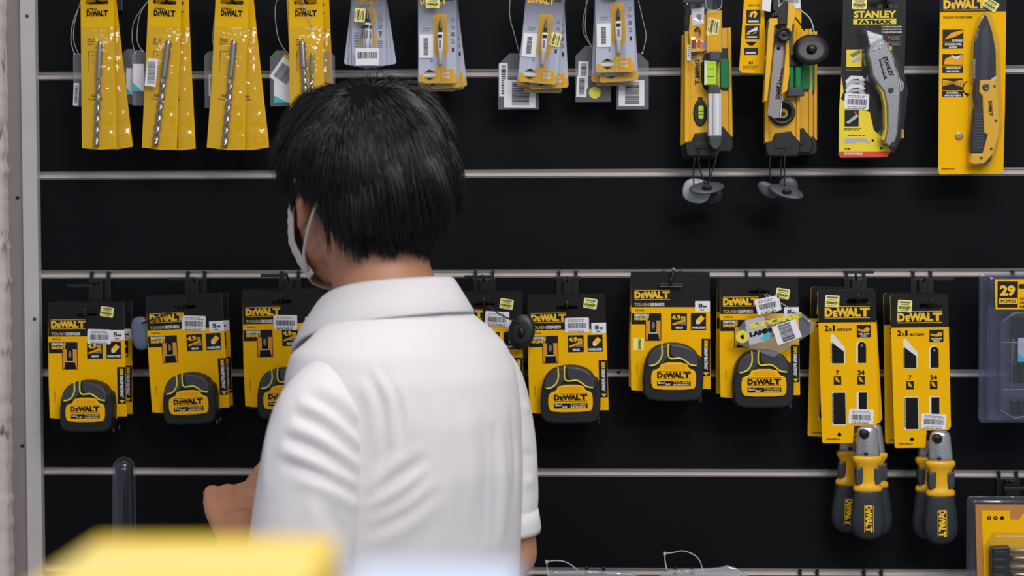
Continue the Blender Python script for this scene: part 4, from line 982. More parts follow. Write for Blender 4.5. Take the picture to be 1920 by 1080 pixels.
g.text3('STANLEY', (1649, 109), (14, 36), (8, -3), .0206, INK, .05); P = [(1643, 113), (1648, 111), (1658, 146), (1653, 150)]; g.poly(P, .0204, INK); g.text3('FATMAX', (1645, 115), (9, 30), (4, -1.5), .0206, SIL, .04); g.make('rivets_and_lettering', t)
g = KG(); c_ = clear('knife blister', tint=(250, 251, 252), refl=.03, rough=.08, haze=.02, bump=.1); g.slab([(1612, 50), (1655, 62), (1690, 140), (1696, 170), (1688, 250), (1672, 282), (1645, 262), (1650, 190), (1624, 150), (1616, 100)], .001, .024, c_, 3); g.make('clear_blister', t)
hook(1665, -52, 1661, 5, 'black hook of the silver utility knife card', T=(1661, -5, 40))

# ------------------------------------------------------------------ folding pocket knife card
t = thing('carded_pocket_knife', 'folding pocket knife with black serrated blade on a yellow card', 'pocket knife', W(1822, 0, -.075))
def DG(): return G(1822, 0, S(-.075))
g = DG(); out = [(1764, -30), (1885, -30), (1884, 200), (1882, 315), (1877, 320), (1766, 321), (1763, 316), (1763, 150)]
slot = rrect(1802, -16, 1846, -8, 4)
g.slab(keyhole(out, slot), -.0005, .0005, YEL, side=EDGE); e = .0008
g.poly(keyhole([(1764, -29.5), (1885, -29.5), (1885, 21.5), (1763.6, 21.5)], slot), e, BLK); g.logo((1770, 19), (78, 0), (0, -22), e + .0002, YTXT)
g.text('FOLDING POCKET KNIFE', 1770, 30, 1823, 34, e, INK, .03)
for k, (y0, y1, y2, a, b_) in enumerate(((54, 77, 89, 'DURABLE', 'STAINLESS STEEL'), (99, 121, 134, 'AMBIDEXTROUS', 'WIRE STRIPPER'), (144, 166, 178, 'IN MATERIAL', 'ANTI SLIP GRIPS'))):
    g.rect(1769, y0, 1807, y2, e, BLK); g.rect(1769, y1, 1807, y1 + .8, e + .0003, YEL)
    if k == 0: g.poly([(1772, 72), (1785, 60), (1806, 55), (1806, 60), (1790, 68)], e + .0002, YORG); g.text('DURABLE', 1786, 72, 1805, 76, e + .0003, WTX, .05); g.text('STAINLESS STEEL', 1773, 79.5, 1804, 83, e + .0003, WTX, .05); g.text('BLADE', 1781, 84.5, 1795, 88, e + .0003, WTX, .05)
    if k == 1: g.poly([(1771, 118), (1774, 108), (1784, 103), (1800, 106), (1806, 102), (1806, 119)], e + .0002, YORG); g.poly([(1784, 99), (1792, 104), (1806, 100), (1797, 108), (1789, 107)], e + .0003, WTX); g.text('AMBIDEXTROUS', 1774, 123.5, 1802, 127, e + .0003, WTX, .05); g.text('WIRE STRIPPER', 1776, 129, 1800, 132.5, e + .0003, WTX, .05)
    if k == 2: g.poly([(1770, 146), (1790, 150), (1806, 146), (1806, 160), (1788, 154), (1770, 158)], e + .0002, YORG); [g.rect(1772 + i * 3, 150, 1773 + i * 3, 157, e + .0003, INK) for i in range(11)]; g.text('IN MATERIAL', 1777, 168.5, 1799, 172, e + .0003, WTX, .05); g.text('ANTI SLIP GRIPS', 1773, 173.5, 1803, 177, e + .0003, WTX, .05)
g.text('DWHT0-10313', 1769, 309, 1793, 312, e, INK, .04)
arc = [(1822 + (r) * math.cos(a), 162 + r * math.sin(a)) for r, seq in ((16, range(0, 11)), (14, range(10, -1, -1))) for a in [R(120 + 12 * i) for i in seq]]
g.poly(arc, e, INK); g.poly([(1811, 170), (1819, 173), (1816, 179)], e, INK); g.make('card', t)
g = DG(); yellow_sticker(g, (1856, 9), 28, 18, 32, .0014); g.make('yellow_sticker', t)
g = DG(); BLD = mat('black coated blade', (42, 42, 46), .35, metal=.6)
g.slab([(1842, 29), (1846, 34), (1855, 60), (1862, 95), (1863, 140), (1858, 150), (1824, 152), (1821, 144), (1822, 100), (1823, 76), (1830, 52)], .010, .0125, BLD, 1.2)
g.slab([(1836, 60), (1847, 44), (1850, 90), (1848, 145), (1834, 148)], .0122, .0128, mat('blade bevel', (64, 64, 70), .3, metal=.7), .5)
for k in range(11): g.slab([(1821, 110 + k * 3.3), (1824.5, 111 + k * 3.3), (1824.5, 113 + k * 3.3), (1821, 112.6 + k * 3.3)], .0125, .0132, STEEL)
g.slab([(1852, 148), (1862, 142), (1863, 150)], .0105, .014, CAST); g.make('blade', t)
g = DG(); g.slab([(1831, 151), (1840, 149), (1858, 150), (1863, 156), (1864, 180), (1867, 225), (1866, 250), (1856, 285), (1840, 303), (1820, 304), (1814, 300), (1817, 284), (1837, 284), (1846, 250), (1839, 246), (1836, 180), (1830, 172)], .004, .020, YPLA, 2.2); g.make('yellow_handle', t)
g = DG(); g.slab([(1824, 152), (1830, 152), (1830, 172), (1835, 182), (1839, 246), (1844, 250), (1836, 283), (1818, 281), (1816, 260), (1821, 220), (1822, 204), (1826, 196), (1823, 176)], .003, .018, DARKR, 1.8)
for k in range(12): g.slab([(1823, 212 + k * 5.4), (1839, 212 + k * 5.4), (1838, 214 + k * 5.4), (1822, 214 + k * 5.4)], .018, .0187, DRK2)
g.slab([(1858, 253), (1862, 256), (1858, 270), (1853, 268)], .003, .019, BPL, 1); g.slab([(1842, 296), (1856, 284), (1853, 296), (1844, 304), (1834, 304)], .002, .018, DARKR, 1); g.make('handle_inlay', t)
g = DG(); g.rings([[g.P(a, b, w) for a, b in circ(1841, 163, rr, 18)] for w, rr in ((.018, 6), (.0225, 6), (.023, 4.5), (.022, 2))], DSTEEL)
for (x, y, r) in ((1857, 161, 2.4), (1860, 224, 2.6), (1852, 275, 2.4), (1834, 292, 2.6)): g.rings([[g.P(a, b, w) for a, b in circ(x, y, rr, 12)] for w, rr in ((.019, r), (.0208, r), (.0205, r * .5))], DSTEEL)
g.logo((1846, 188), (1, 27), (7, 0), .0206, INK, lines=False); g.make('pivot_and_screws', t)
g = DG(); g.rings([[g.P(a, b, w) for a, b in circ(1800, 250, rr, 20)] for w, rr in ((0, 7.2), (.002, 7.2), (.0026, 6), (.0024, 3.5), (.0026, .5))], mat('clear rivet', (176, 160, 110), .25, metal=.4)); g.make('rivet', t)
g = DG(); g.slab([(1842, 24), (1850, 32), (1866, 90), (1868, 150), (1872, 235), (1858, 292), (1845, 308), (1816, 308), (1812, 290), (1816, 215), (1818, 80), (1832, 32)], .001, .0245, c_, 3); g.make('clear_blister', t)
hook(1826, -52, 1824, -12, 'black hook of the pocket knife card', T=(1824, -26, 40))

# ------------------------------------------------------------------ bit-set boxes at the right edge
def bit_case(g, x0, y0, x1, y1, w0, w1, m, bev): g.slab(rrect(x0, y0, x1, y1, 8, 5), w0, w1, m, bev)
def bit_set(label, pos, parts=True):
    t = thing('bit_set_pack', label, 'bit set', pos, 'clear packs of the 29 piece bit set')
    def Q(): return G(1908, 538, S(-.08))
    g = Q(); bit_case(g, 1838, 514, 1985, 790, 0, .003, CLRD, 1.5); bit_case(g, 1847, 518, 1978, 784, .003, .020, CLRD, 4); g.make('clear_shell', t)
    if parts:
        g = Q(); g.slab([(1858, 523), (1975, 523), (1975, 578), (1860, 578)], .0205, .0209, YEL); g.slab(rrect(1901, 532, 1921, 540, 3), .021, .0215, BPL)
        g.rect(1863, 527, 1900, 575, .0211, BLK); g.text('29', 1867, 534, 1895, 554, .0214, YTXT, .05); g.rect(1866, 558, 1899, 568, .0213, YTXT); g.text('PCS/PZS', 1869, 560, 1896, 566, .0216, INK, .03)
        for k, s_ in enumerate(('SCREWDRIVING', 'DESTORNILLADO', 'EMBOUTS')): g.text(s_, 1904, 556 + k * 7.5, 1950, 561 + k * 7.5, .0213, INK, .03)
        g.make('card', t)
        g = Q(); out = [(1866, 600), (1890, 582), (1975, 582), (1975, 778), (1890, 778), (1866, 760)]
        g.slab(out, .012, .030, CLRD, 3)
        for pts in ([(1868, 600, .031), (1891, 584, .031), (1960, 586, .031)], [(1866, 762, .031), (1892, 777, .031), (1912, 772, .031), (1960, 776, .031)], [(1886, 642, .031), (1886, 720, .031)], [(1870, 724, .031), (1960, 724, .031)], [(1866, 638, .031), (1960, 640, .031)]):
            g.tube3([g.P(*p) for p in pts], .0008, CLRT, 5)
        g.make('bit_case', t)
        for k in range(5):
            x = 1894 + k * 13
            g = Q(); g.box(x - 5, 590, x + 5, 632, .013, .022, BPL, 2); g.box(x - 5, 676, x + 5, 714, .013, .022, BPL, 2); g.box(x - 5, 744, x + 5, 774, .013, .022, BPL, 2); g.make('bit_holder', t)
            g = Q(); cx = x
            g.rings([[(g.P(cx + r * math.cos(2 * math.pi * i / 8), y)[0], -.018 - r * g.s * math.sin(2 * math.pi * i / 8), g.P(0, y)[2]) for i in range(8)][::-1] for y, r in ((602, .5), (608, 3), (614, 3.2), (618, 4.2), (622, 4.2), (640, 3), (676, 3))], STEEL); g.make('driver_bit', t)
        g = Q(); g.slab([(1900, 630), (1925, 630), (1925, 674), (1900, 674)], .0235, .0237, mat('milky label', (190, 190, 205), .4)); g.poly([(1900, 674), (1900, 658), (1914, 670), (1914, 674)], .024, TEAL); g.make('price_label', t)
    return t
bit_set('clear 29 piece bit set pack at the right edge, front one', W(1908, 538, -.085))
bit_set('clear bit set pack close behind the front one at the right edge', W(1905, 536, -.058), parts=False)
hook(1915, 513, 1908, 540, 'black hook of the 29 piece bit sets', T=(1912, 530, 40))
t = thing('bit_set_pack', 'clear pack with yellow card and black drill bit case at lower right corner', 'bit set', W(1908, 960, -.085), 'bit sets at the lower right corner')
def Q(): return G(1908, 960, S(-.085))
g = Q(); bit_case(g, 1813, 930, 1995, 1160, 0, .003, CLRD, 1.5); bit_case(g, 1817, 935, 1990, 1156, .003, .012, CLRD, 4); g.make('clear_shell', t)
g = Q(); g.slab([(1825, 943), (1990, 943), (1990, 1150), (1832, 1150)], .0125, .0129, mat('orange brown card back', (190, 130, 60), .45)); g.slab([(1836, 954), (1888, 954), (1889, 971), (1905, 971), (1912, 960), (1990, 960), (1990, 1150), (1846, 1150)], .0133, .0137, YEL)
for k in range(3): g.poly(circ(1850 + k * 12, 968, 4, 14), .014, INK); 
for k in range(2): g.rect(1848.5 + k * 12, 967.3, 1851.5 + k * 12, 968.7, .0143, YEL); g.rect(1849.3 + k * 12, 966.5, 1850.7 + k * 12, 969.5, .0143, YEL)
g.make('card', t)
g = Q(); g.slab([(1842, 1018), (1856, 994), (1990, 994), (1990, 1156), (1848, 1156)], .014, .034, CLRB, 3); g.tube3([g.P(1843, 1020, .034), g.P(1857, 995, .035), g.P(1920, 993, .035)], .0008, CLRT, 5); g.make('bit_case', t)
g = Q(); g.slab([(1850, 1019), (1882, 1017), (1886, 1156), (1852, 1156)], .0145, .030, BPL, 2)
for k in range(9): g.box(1852, 1024 + k * 14, 1874, 1034 + k * 14, .030, .032, DARKR, 2)
g.make('bit_rail', t)
for k in range(8):
    g = Q(); y = 1026 + k * 15
    g.rings([[(g.P(x, 0)[0], -.022 - r * g.s * math.sin(2 * math.pi * i / 8), g.P(0, y + r * math.cos(2 * math.pi * i / 8))[2]) for i in range(8)] for x, r in ((1884, 4.5), (1930, 4.5), (1934, 3), (1975, 3))], STEEL if k % 2 else GREYM); g.make('driver_bit', t)
g = Q(); yellow_sticker(g, (1925, 1062), 26, 22, -38, .0355); g.make('yellow_sticker', t)
hook(1889, 888, 1908, 962, 'black hook at the lower right corner with its wide plate', T=(1903, 915, 44))

# ------------------------------------------------------------------ lowest row, only its top edge in view
def bag(label, pts, px, py, Y, h, card=True):
    t = thing('clear_bag_pack', label, 'clear bag', W(px, py, Y), 'clear bags hanging at the bottom edge')
    g = G(px, py, S(Y)); x0, x1 = pts[0][0], pts[-1][0]
    out = pts + [(x1, py + h), (x0, py + h)]
    g.slab(out, 0, .008, clear('milky bag film', tint=(245, 246, 248), refl=.08, rough=.12, haze=.35, bump=.8, bscale=60), 3); g.make('film', t)
    if card:
        g = G(px, py, S(Y)); g.slab([(x0 + 14, py + 16), (x1 - 14, py + 14), (x1 - 14, py + h - 6), (x0 + 14, py + h - 6)], .002, .004, WHT); g.slab([(x0 + (x1 - x0) * .6, py + 15), (x1 - 18, py + 15), (x1 - 18, py + 40), (x0 + (x1 - x0) * .6, py + 40)], .004, .0044, YEL); g.make('insert_card', t)
    return t
bag('wide clear bag at the bottom edge right of the person, looped nylon tie on top', [(1025, 1076), (1040, 1070), (1100, 1068), (1150, 1070), (1185, 1072), (1204, 1082)], 1110, 1068, -.085, 150)
bag('crumpled clear bag at the bottom edge with a tall looped tie', [(1232, 1082), (1250, 1068), (1300, 1066), (1350, 1062), (1362, 1058), (1380, 1063), (1402, 1078)], 1310, 1064, -.085, 150)
def zip_tie(label, head, pts, Y):
    t = thing('nylon_tie', label, 'nylon tie', W(head[0], head[1], Y), 'looped nylon ties')
    g = G(head[0], head[1], S(Y)); g.box(head[0] - 2.6, head[1] - 3, head[0] + 2.6, head[1] + 3, -.002, .002, LOOP, .8); g.make('tie_head', t)
    g = G(head[0], head[1], S(Y)); g.tube([(p[0], p[1], 0) for p in pts], .0008, LOOP, 6); g.make('strap', t)
    g = G(head[0], head[1], S(Y)); g.tube([(head[0], head[1], 0), (head[0] + 1, head[1] + 14, 0), (head[0] + 4, head[1] + 30, .004)], .0009, LOOP, 6); g.make('strap_tail', t)
zip_tie('low looped nylon tie over the wide clear bag', (1025, 1053), [(1025, 1053), (1045, 1051), (1062, 1054), (1078, 1064), (1086, 1074)], -.088)
zip_tie('tall looped nylon tie over the crumpled clear bag', (1246, 1038), [(1246, 1038), (1262, 1036), (1282, 1033), (1304, 1042), (1314, 1056), (1317, 1070)], -.088)
for x, lb in ((1116, 'bottom row hook in the lowest groove above the wide clear bag'), (1282, 'bottom row hook in the lowest groove above the crumpled bag'), (1516, 'bottom row hook in the lowest groove, left one of the two empty ones'), (1636, 'bottom row hook in the lowest groove under the saw handles')):
    hook(x, 1066 + (x - 1000) * .008, x, 1130, lb)

# ------------------------------------------------------------------ clear tube standing on a low shelf
ZS = 0.93
g = G(s=1); wbox(g, XL + .02, XL + .36, -.27, -.001, ZS - .018, ZS, GREYM); t = thing('wall_shelf', 'grey shelf board low on the slotted wall, under the clear tube', 'shelf', (0, 0, 0)); g.make('board', t)
for x in (XL + .04, XL + .33):
    g = G(s=1); v = [(x + dx, y, z) for dx in (0, .004) for y, z in ((0.0, ZS - .018), (-.22, ZS - .018), (0.0, ZS - .12))]
    g.raw(v, [(0, 1, 2), (3, 5, 4), (0, 3, 4, 1), (1, 4, 5, 2), (2, 5, 3, 0)], GREYM); g.make('bracket', t)
YT = -.20; P = W(232, 857, YT); r0 = 21 * S(YT); hT = P.z - ZS
t = thing('clear_plastic_tube', 'tall clear plastic tube with a domed top at lower left', 'plastic tube', (P.x, P.y, ZS + .0005))
def cyl(rs, m, n=32): g = G(s=1); g.rings([[(r * math.cos(2 * math.pi * i / n), r * math.sin(2 * math.pi * i / n), z) for i in range(n)] for r, z in rs], m, cap=True); return g
prof = [(r0 * 1.22, 0), (r0 * 1.2, .01)] + [(r0 * (1.2 - .2 * k / 8), .01 + (hT - r0 - .01) * k / 8) for k in range(1, 9)] + [(max(.0005, r0 * math.cos(R(a))), hT - r0 + r0 * math.sin(R(a))) for a in range(12, 91, 13)]
cyl(prof, CLRS).make('outer_wall', t)
cyl([(r0 * .86, .006), (r0 * .80, hT - r0 * 1.15), (r0 * .55, hT - r0 * .62), (r0 * .15, hT - r0 * .42)], mat('navy tool body', (20, 24, 34), .2, coat=.4)).make('dark_content', t)

# ------------------------------------------------------------------ near counter with cartons, far out of focus
YC = -1.74
c1 = W(120, 1062, YC); c2 = W(600, 1062, YC)
zc = 1.5 - .16
g = G(s=1); CNT = mat('grey counter', (120, 120, 122), .5)
wbox(g, -.50, .45, -1.90, -1.52, zc - .02, zc, CNT); t = thing('display_counter', 'counter in the near foreground carrying two cartons', 'counter', (0, 0, 0)); g.make('worktop', t)
g = G(s=1); wbox(g, -.46, .41, -1.86, -1.56, 0.0, zc - .02, mat('counter panel', (90, 90, 94), .6)); g.make('cabinet', t)
def carton(name, x0, x1, y0, y1, z1, m, label, rot, strip=None):
    cx, cy = (x0 + x1) / 2, (y0 + y1) / 2
    t = thing(name, label, 'carton', (cx, cy, zc + .0005), 'blurred cartons in the foreground'); t.rotation_euler.z = R(rot)
    a, b, h = (x1 - x0) / 2, (y1 - y0) / 2, z1 - zc
    g = G(s=1); g.slab([(-a, 0), (a, 0), (a, -h), (-a, -h)], -b, b, m, .004); g.make('box', t)
    g = G(s=1); g.slab([(-a * .9, -h * .1), (-a * .35, -h * .1), (-a * .35, -h * .93), (-a * .9, -h * .93)], b, b + .0004, strip or m); g.make('label_panel', t)
    if 'pale' in name: return t
    g = G(s=1); wbox(g, -a * .96, a * .96, -.02, .02, h, h + .0004, mat('packing tape', (215, 195, 120), .4)); g.make('tape_strip', t)
    return t
carton('yellow_carton', c1.x, c2.x, -1.78, -1.70, (c1.z + c2.z) / 2, mat('bright yellow carton', (222, 188, 58), .5), 'bright yellow carton blurred in the near foreground at bottom left', 2, mat('pale yellow panel', (252, 236, 150), .5))
c3 = W(640, 1112, YC); c4 = W(960, 1112, YC)
carton('pale_carton', c3.x, c4.x, -1.78, -1.70, (c3.z + c4.z) / 2, mat('pale blue carton', (176, 184, 204), .5), 'pale blue white carton blurred at the bottom edge, right of the yellow one', -2, mat('pale blue panel', (190, 200, 222), .5))
# ------------------------------------------------------------------ the person
PA = 50.0                                  # the body faces away and to the left
M0 = W(755, 700, -.495)
person = thing('person', 'person seen from behind in white polo shirt and white face mask, black hair', 'person', (M0.x, M0.y, 0), yaw=PA)
SKIN = mat('skin', (190, 134, 104), .5, sss=.10, bump=.06, bscale=250, var=.06, vscale=14)
SHIRT = mat('white knitted cotton', (226, 222, 224), .85, spec=.2, bump=.12, bscale=900)
HAIR = mat('black hair', (13, 13, 17), .3, spec=.6)
HAIRB = mat('black hair underlayer', (6, 6, 8), .7, spec=.1)
MASKM = mat('white mask fabric', (228, 222, 220), .8, bump=.1, bscale=500)
TROU = mat('dark trousers', (38, 40, 50), .8, bump=.1, bscale=500)
SHOE = mat('black shoe leather', (26, 26, 28), .4)

def bake(g, voxel, smooth, name='tmp', factor=.5):
    "fuse the overlapping volumes of g into one continuous skin and return its mesh data"
    o = g.make(name)
    md = o.modifiers.new('r', 'REMESH'); md.mode = 'VOXEL'; md.voxel_size = voxel; md.use_smooth_shade = True
    ms = o.modifiers.new('s', 'SMOOTH'); ms.iterations = smooth; ms.factor = factor
    dg = bpy.context.evaluated_depsgraph_get()
    me = bpy.data.meshes.new_from_object(o.evaluated_get(dg))
    old = o.data; bpy.data.objects.remove(o); bpy.data.meshes.remove(old)
    return me
def place(me, name, m, parent):
    me.materials.clear(); me.materials.append(m)
    for p in me.polygons: p.use_smooth = True; p.material_index = 0
    me.name = name
    o = bpy.data.objects.new(name, me); COL.objects.link(o); o.parent = parent
    return o
def L3(): return G(s=1)
def ell(g, c, r, m, n=20, rot=None):
    rs = []
    N = 14
    for k in range(N + 1):
        a = math.pi * (k + .02) / (N + .04) ; z = -math.cos(a); q = math.sin(a)
        rg = []
        for i in range(n):
            v = Vector((r[0] * q * math.cos(2 * math.pi * i / n), r[1] * q * math.sin(2 * math.pi * i / n), r[2] * z))
            if rot: v = rot @ v
            rg.append(tuple(Vector(c) + v))
        rs.append(rg)
    g.rings(rs, m)
def limb(g, pts, rad, m, n=16, flat=1.0, sub=6):
    P = smoothpath([tuple(p) + (r,) for p, r in zip(pts, rad)], sub) if False else None
    pp = smoothpath(pts, sub); rr = smoothpath([(r, 0, 0) for r in rad], sub)
    g.tube3(pp, [max(.001, r[0]) for r in rr], m, n)
    ell(g, pts[0], (rad[0],) * 3, m); ell(g, pts[-1], (rad[-1],) * 3, m)

# head frame: turned a little less than the body, chin slightly down
HC = Vector((-.003, 0.066, 1.576))
HR = Matrix.Rotation(R(-12), 3, 'Z') @ Matrix.Rotation(R(-5), 3, 'X')
def hd(x, y, z): return tuple(HC + HR @ Vector((x, y, z)))
g = L3()
ell(g, hd(0, -.008, .0), (.076, .095, .090), SKIN, rot=HR)
ell(g, hd(0, .035, -.045), (.062, .060, .070), SKIN, rot=HR)
ell(g, hd(0, .040, -.088), (.052, .052, .036), SKIN, rot=HR)
ell(g, hd(0, .078, -.108), (.022, .016, .015), SKIN, rot=HR)
ell(g, hd(0, .088, .012), (.050, .012, .014), SKIN, rot=HR)           # brow
for sx in (-1, 1):
    ell(g, hd(sx * .036, .066, -.042), (.022, .022, .022), SKIN, rot=HR)   # cheeks
    ell(g, hd(sx * .046, .022, -.078), (.014, .034, .022), SKIN, rot=HR)   # jaw corner
    ell(g, hd(sx * .032, .088, -.010), (.014, .009, .010), SKIN, rot=HR)   # lids
limb(g, [hd(0, .092, .005), hd(0, .104, -.022), hd(0, .112, -.040)], [.008, .009, .012], SKIN, 12)   # nose
for sx in (-1, 1): ell(g, hd(sx * .012, .103, -.042), (.009, .009, .007), SKIN, rot=HR)
ell(g, hd(0, .094, -.066), (.024, .010, .006), SKIN, rot=HR); ell(g, hd(0, .092, -.077), (.020, .010, .006), SKIN, rot=HR)
for sx in (-1, 1):    # ears
    ell(g, hd(sx * .079, -.002, -.030), (.009, .017, .030), SKIN, rot=HR @ Matrix.Rotation(R(sx * 18), 3, 'Z'))
    limb(g, [hd(sx * .076, .012, -.012), hd(sx * .088, .004, .002), hd(sx * .093, -.014, -.006), hd(sx * .090, -.018, -.028), hd(sx * .084, -.006, -.050), hd(sx * .079, .006, -.058)], [.004, .0045, .0045, .0045, .006, .006], SKIN, 10)
limb(g, [hd(0, -.022, -.05), (0, .045, 1.49), (0, .028, 1.44), (0, .012, 1.38)], [.060, .058, .060, .070], SKIN, 24)
limb(g, [hd(0, .035, -.085), (0, .062, 1.46), (0, .048, 1.40)], [.040, .042, .046], SKIN, 18)
# body under the clothes, arms and hands
def ring(z, cy, w, d, n=28, cx=0): return [(cx + w * math.cos(2 * math.pi * i / n), cy + d * math.sin(2 * math.pi * i / n), z) for i in range(n)]
g.rings([ring(*a) for a in ((.90, 0, .13, .09), (1.1, 0, .135, .09), (1.25, 0, .14, .095), (1.34, 0, .10, .075), (1.38, .005, .075, .060), (1.42, .012, .06, .055))], SKIN)
LE = (-.172, .035, 1.05); RE = (.150, -.026, 1.118)
limb(g, [(-.112, -.01, 1.295), (-.152, -.008, 1.18), LE], [.034, .042, .040], SKIN)
limb(g, [(.110, 0, 1.30), (.140, -.016, 1.20), RE], [.034, .040, .038], SKIN)
LW = (-.070, .215, 1.145); RW = (.070, .190, 1.190)
limb(g, [LE, (-.130, .130, 1.09), LW], [.040, .038, .027], SKIN)
limb(g, [RE, (.12, .08, 1.15), RW], [.038, .037, .026], SKIN)
# hands: palm, four fingers with three joints, thumb from the side of the palm
def hand(g, wrist, fwd, across, up, side, curl):
    f, a, u = Vector(fwd).normalized(), Vector(across).normalized(), Vector(up).normalized()
    w = Vector(wrist); T = lambda x, y, z: tuple(w + f * x + a * y + u * z)
    for yy in (-.027, -.009, .009, .027):
        limb(g, [T(-.004, yy * .6, 0), T(.045, yy, .003), T(.085, yy * 1.08, 0)], [.015, .0145, .0115], SKIN, 10)
    for k, (yy, ln) in enumerate(((-.031, .80), (-.0105, .98), (.0105, 1.05), (.031, .95))):
        p = [T(.085, yy, .0)]; ang = 0; pos = Vector((.085, 0, 0)); 
        for j, (seg, rr) in enumerate(((.042, 0), (.026, 0), (.021, 0))):
            ang += R(curl[j] + k * 3); pos = pos + Vector((math.cos(ang) * seg * ln, 0, -math.sin(ang) * seg * ln)); p.append(T(pos.x, yy, pos.z))
        limb(g, p, [.0095, .0088, .0080, .0068], SKIN, 10, sub=4)
    limb(g, [T(.012, side * .028, -.004), T(.042, side * .050, -.018), T(.066, side * .050, -.036), T(.084, side * .040, -.050)], [.014, .012, .0100, .0078], SKIN, 10)
hand(g, LW, (.062, .100, .055), (.80, -.50, .05), (-.45, -.25, .80), 1, (48, 62, 30))
hand(g, RW, (-.085, .085, .030), (.55, .60, .20), (-.1, -.25, .95), -1, (40, 55, 30))
# legs
for sx in (-1, 1):
    limb(g, [(sx * .085, 0, .92), (sx * .088, .01, .50), (sx * .09, -.01, .09)], [.065, .045, .033], SKIN)
body = place(bake(g, .0042, 5), 'body', SKIN, person)

# eyes, brows
for sx in (-1, 1):
    e = L3(); ell(e, hd(sx * .032, .088, -.006), (.0115, .0115, .0115), mat('eye white', (225, 222, 218), .2), 16, rot=HR); ell(e, hd(sx * .032, .0975, -.006), (.0055, .003, .0055), mat('dark iris', (40, 25, 18), .15), 14, rot=HR); e.make('eye', person)
    e = L3(); e.tube3([hd(sx * .014, .101, .016), hd(sx * .030, .101, .021), hd(sx * .050, .088, .014)], [.0022, .003, .0015], HAIR, 6); e.make('eyebrow', person)

# ---- shirt
def srings():
    out = []
    for z, cy, w, d in ((.86, .0, .165, .125), (.98, 0, .150, .118), (1.08, 0, .145, .118), (1.16, -.002, .146, .120), (1.24, -.004, .148, .122), (1.30, -.004, .148, .118),
                        (1.345, -.002, .150, .110), (1.375, .000, .142, .099), (1.397, .003, .119, .088), (1.415, .008, .093, .078), (1.430, .012, .078, .070), (1.440, .016, .070, .064)):
        n = 48; rg = []
        for i in range(n):
            a = 2 * math.pi * i / n; c_, s_ = math.cos(a), math.sin(a)
            ex = .94
            x = w * math.copysign(abs(c_) ** ex, c_); y = cy + d * math.copysign(abs(s_) ** ex, s_)
            zz = z - (.05 * max(0, y - .02) / .1 if z > 1.38 else 0)     # neckline drops to the front
            rg.append((x, y, zz))
        out.append(rg)
    return out
g = L3(); g.rings(srings(), SHIRT)
me_torso = bake(g, .0045, 16)
g = L3(); limb(g, [(-.114, -.012, 1.345), (-.137, -.014, 1.308), (-.152, -.016, 1.24), (-.160, -.008, 1.15), (-.166, .006, 1.075)], [.038, .052, .057, .060, .062], SHIRT, 32)
me_near = bake(g, .004, 6)
g = L3(); limb(g, [(.108, -.004, 1.360), (.132, -.008, 1.328), (.146, -.012, 1.26), (.146, -.018, 1.195), (.143, -.020, 1.175)], [.036, .046, .049, .049, .049], SHIRT, 28)
me_far = bake(g, .004, 6)
# cut the sleeve ends flat and add folds as real relief
def fold(p, a, b, wid, amp):
    a, b = Vector(a), Vector(b); ab = b - a; t = (p - a).dot(ab) / ab.length_squared
    if t < -.15 or t > 1.15: return 0
    tt = min(1, max(0, t)); d = (p - (a + ab * tt)).length
    e = math.exp(-(d / wid) ** 2)
    return amp * e * math.sin(math.pi * min(1, max(0, (t + .15) / 1.3))) ** .6
# each fold runs along a line on the cloth: (points, width, height), height < 0 is a crease
from mathutils.bvhtree import BVHTree
PM = Matrix.Translation((M0.x, M0.y, 0)) @ Matrix.Rotation(R(PA), 4, 'Z'); PMI = PM.inverted()
def surface_line(bvh, pts):
    "cloth points seen at the given spots of the photograph"
    o = PMI @ CAM; out = []
    for px, py in pts:
        h = bvh.ray_cast(o, ((PMI @ W(px, py, -.3)) - o).normalized())
        if h[0] is not None: out.append(h[0])
    return out
NEAR = [([(598, 722), (645, 752), (682, 800)], .0075, .0045), ([(560, 752), (620, 785), (688, 850)], .007, .0050), ([(545, 800), (605, 825), (688, 888)], .008, .0055), ([(528, 842), (590, 868), (684, 918)], .008, .0045),
        ([(560, 898), (612, 915), (670, 948)], .009, .0040), ([(585, 935), (592, 980), (586, 1030)], .010, .0030),
        ([(575, 742), (630, 770), (686, 825)], .005, -.0040), ([(552, 778), (612, 806), (688, 870)], .005, -.0045), ([(535, 822), (598, 848), (686, 904)], .005, -.0045), ([(528, 868), (600, 893), (676, 935)], .006, -.0040), ([(505, 800), (500, 860), (498, 920)], .010, .0020), ([(620, 960), (640, 1000), (650, 1050)], .008, -.0030)]
BACK = [([(700, 690), (730, 750), (736, 835)], .0060, .0042), ([(712, 688), (745, 750), (750, 830)], .0045, -.0036), ([(742, 715), (768, 785), (766, 846)], .0065, .0034), ([(690, 700), (716, 760), (720, 850), (708, 920)], .0055, -.0042), ([(680, 720), (700, 770), (706, 850)], .006, .0036),
        ([(690, 920), (741, 872), (790, 842)], .0075, .0036), ([(690, 936), (745, 896), (800, 862)], .006, -.0034), ([(688, 952), (745, 922), (798, 878)], .0085, .0038), ([(692, 980), (762, 946), (812, 905)], .009, .0040), ([(690, 966), (755, 934), (806, 892)], .006, -.0034), ([(696, 1018), (762, 985), (822, 938)], .011, .0038), ([(694, 1000), (762, 966), (818, 922)], .007, -.0032),
        ([(872, 765), (886, 876), (878, 990)], .0085, .0026), ([(905, 780), (914, 880), (908, 1020)], .007, -.0026), ([(938, 800), (945, 908), (942, 1015)], .0085, .0032), ([(925, 790), (930, 900), (926, 1020)], .006, -.0026), ([(842, 800), (850, 900), (842, 1020)], .010, .0022), ([(820, 740), (832, 800), (828, 870)], .008, .0020), ([(958, 760), (966, 850), (962, 950)], .006, -.0030)]
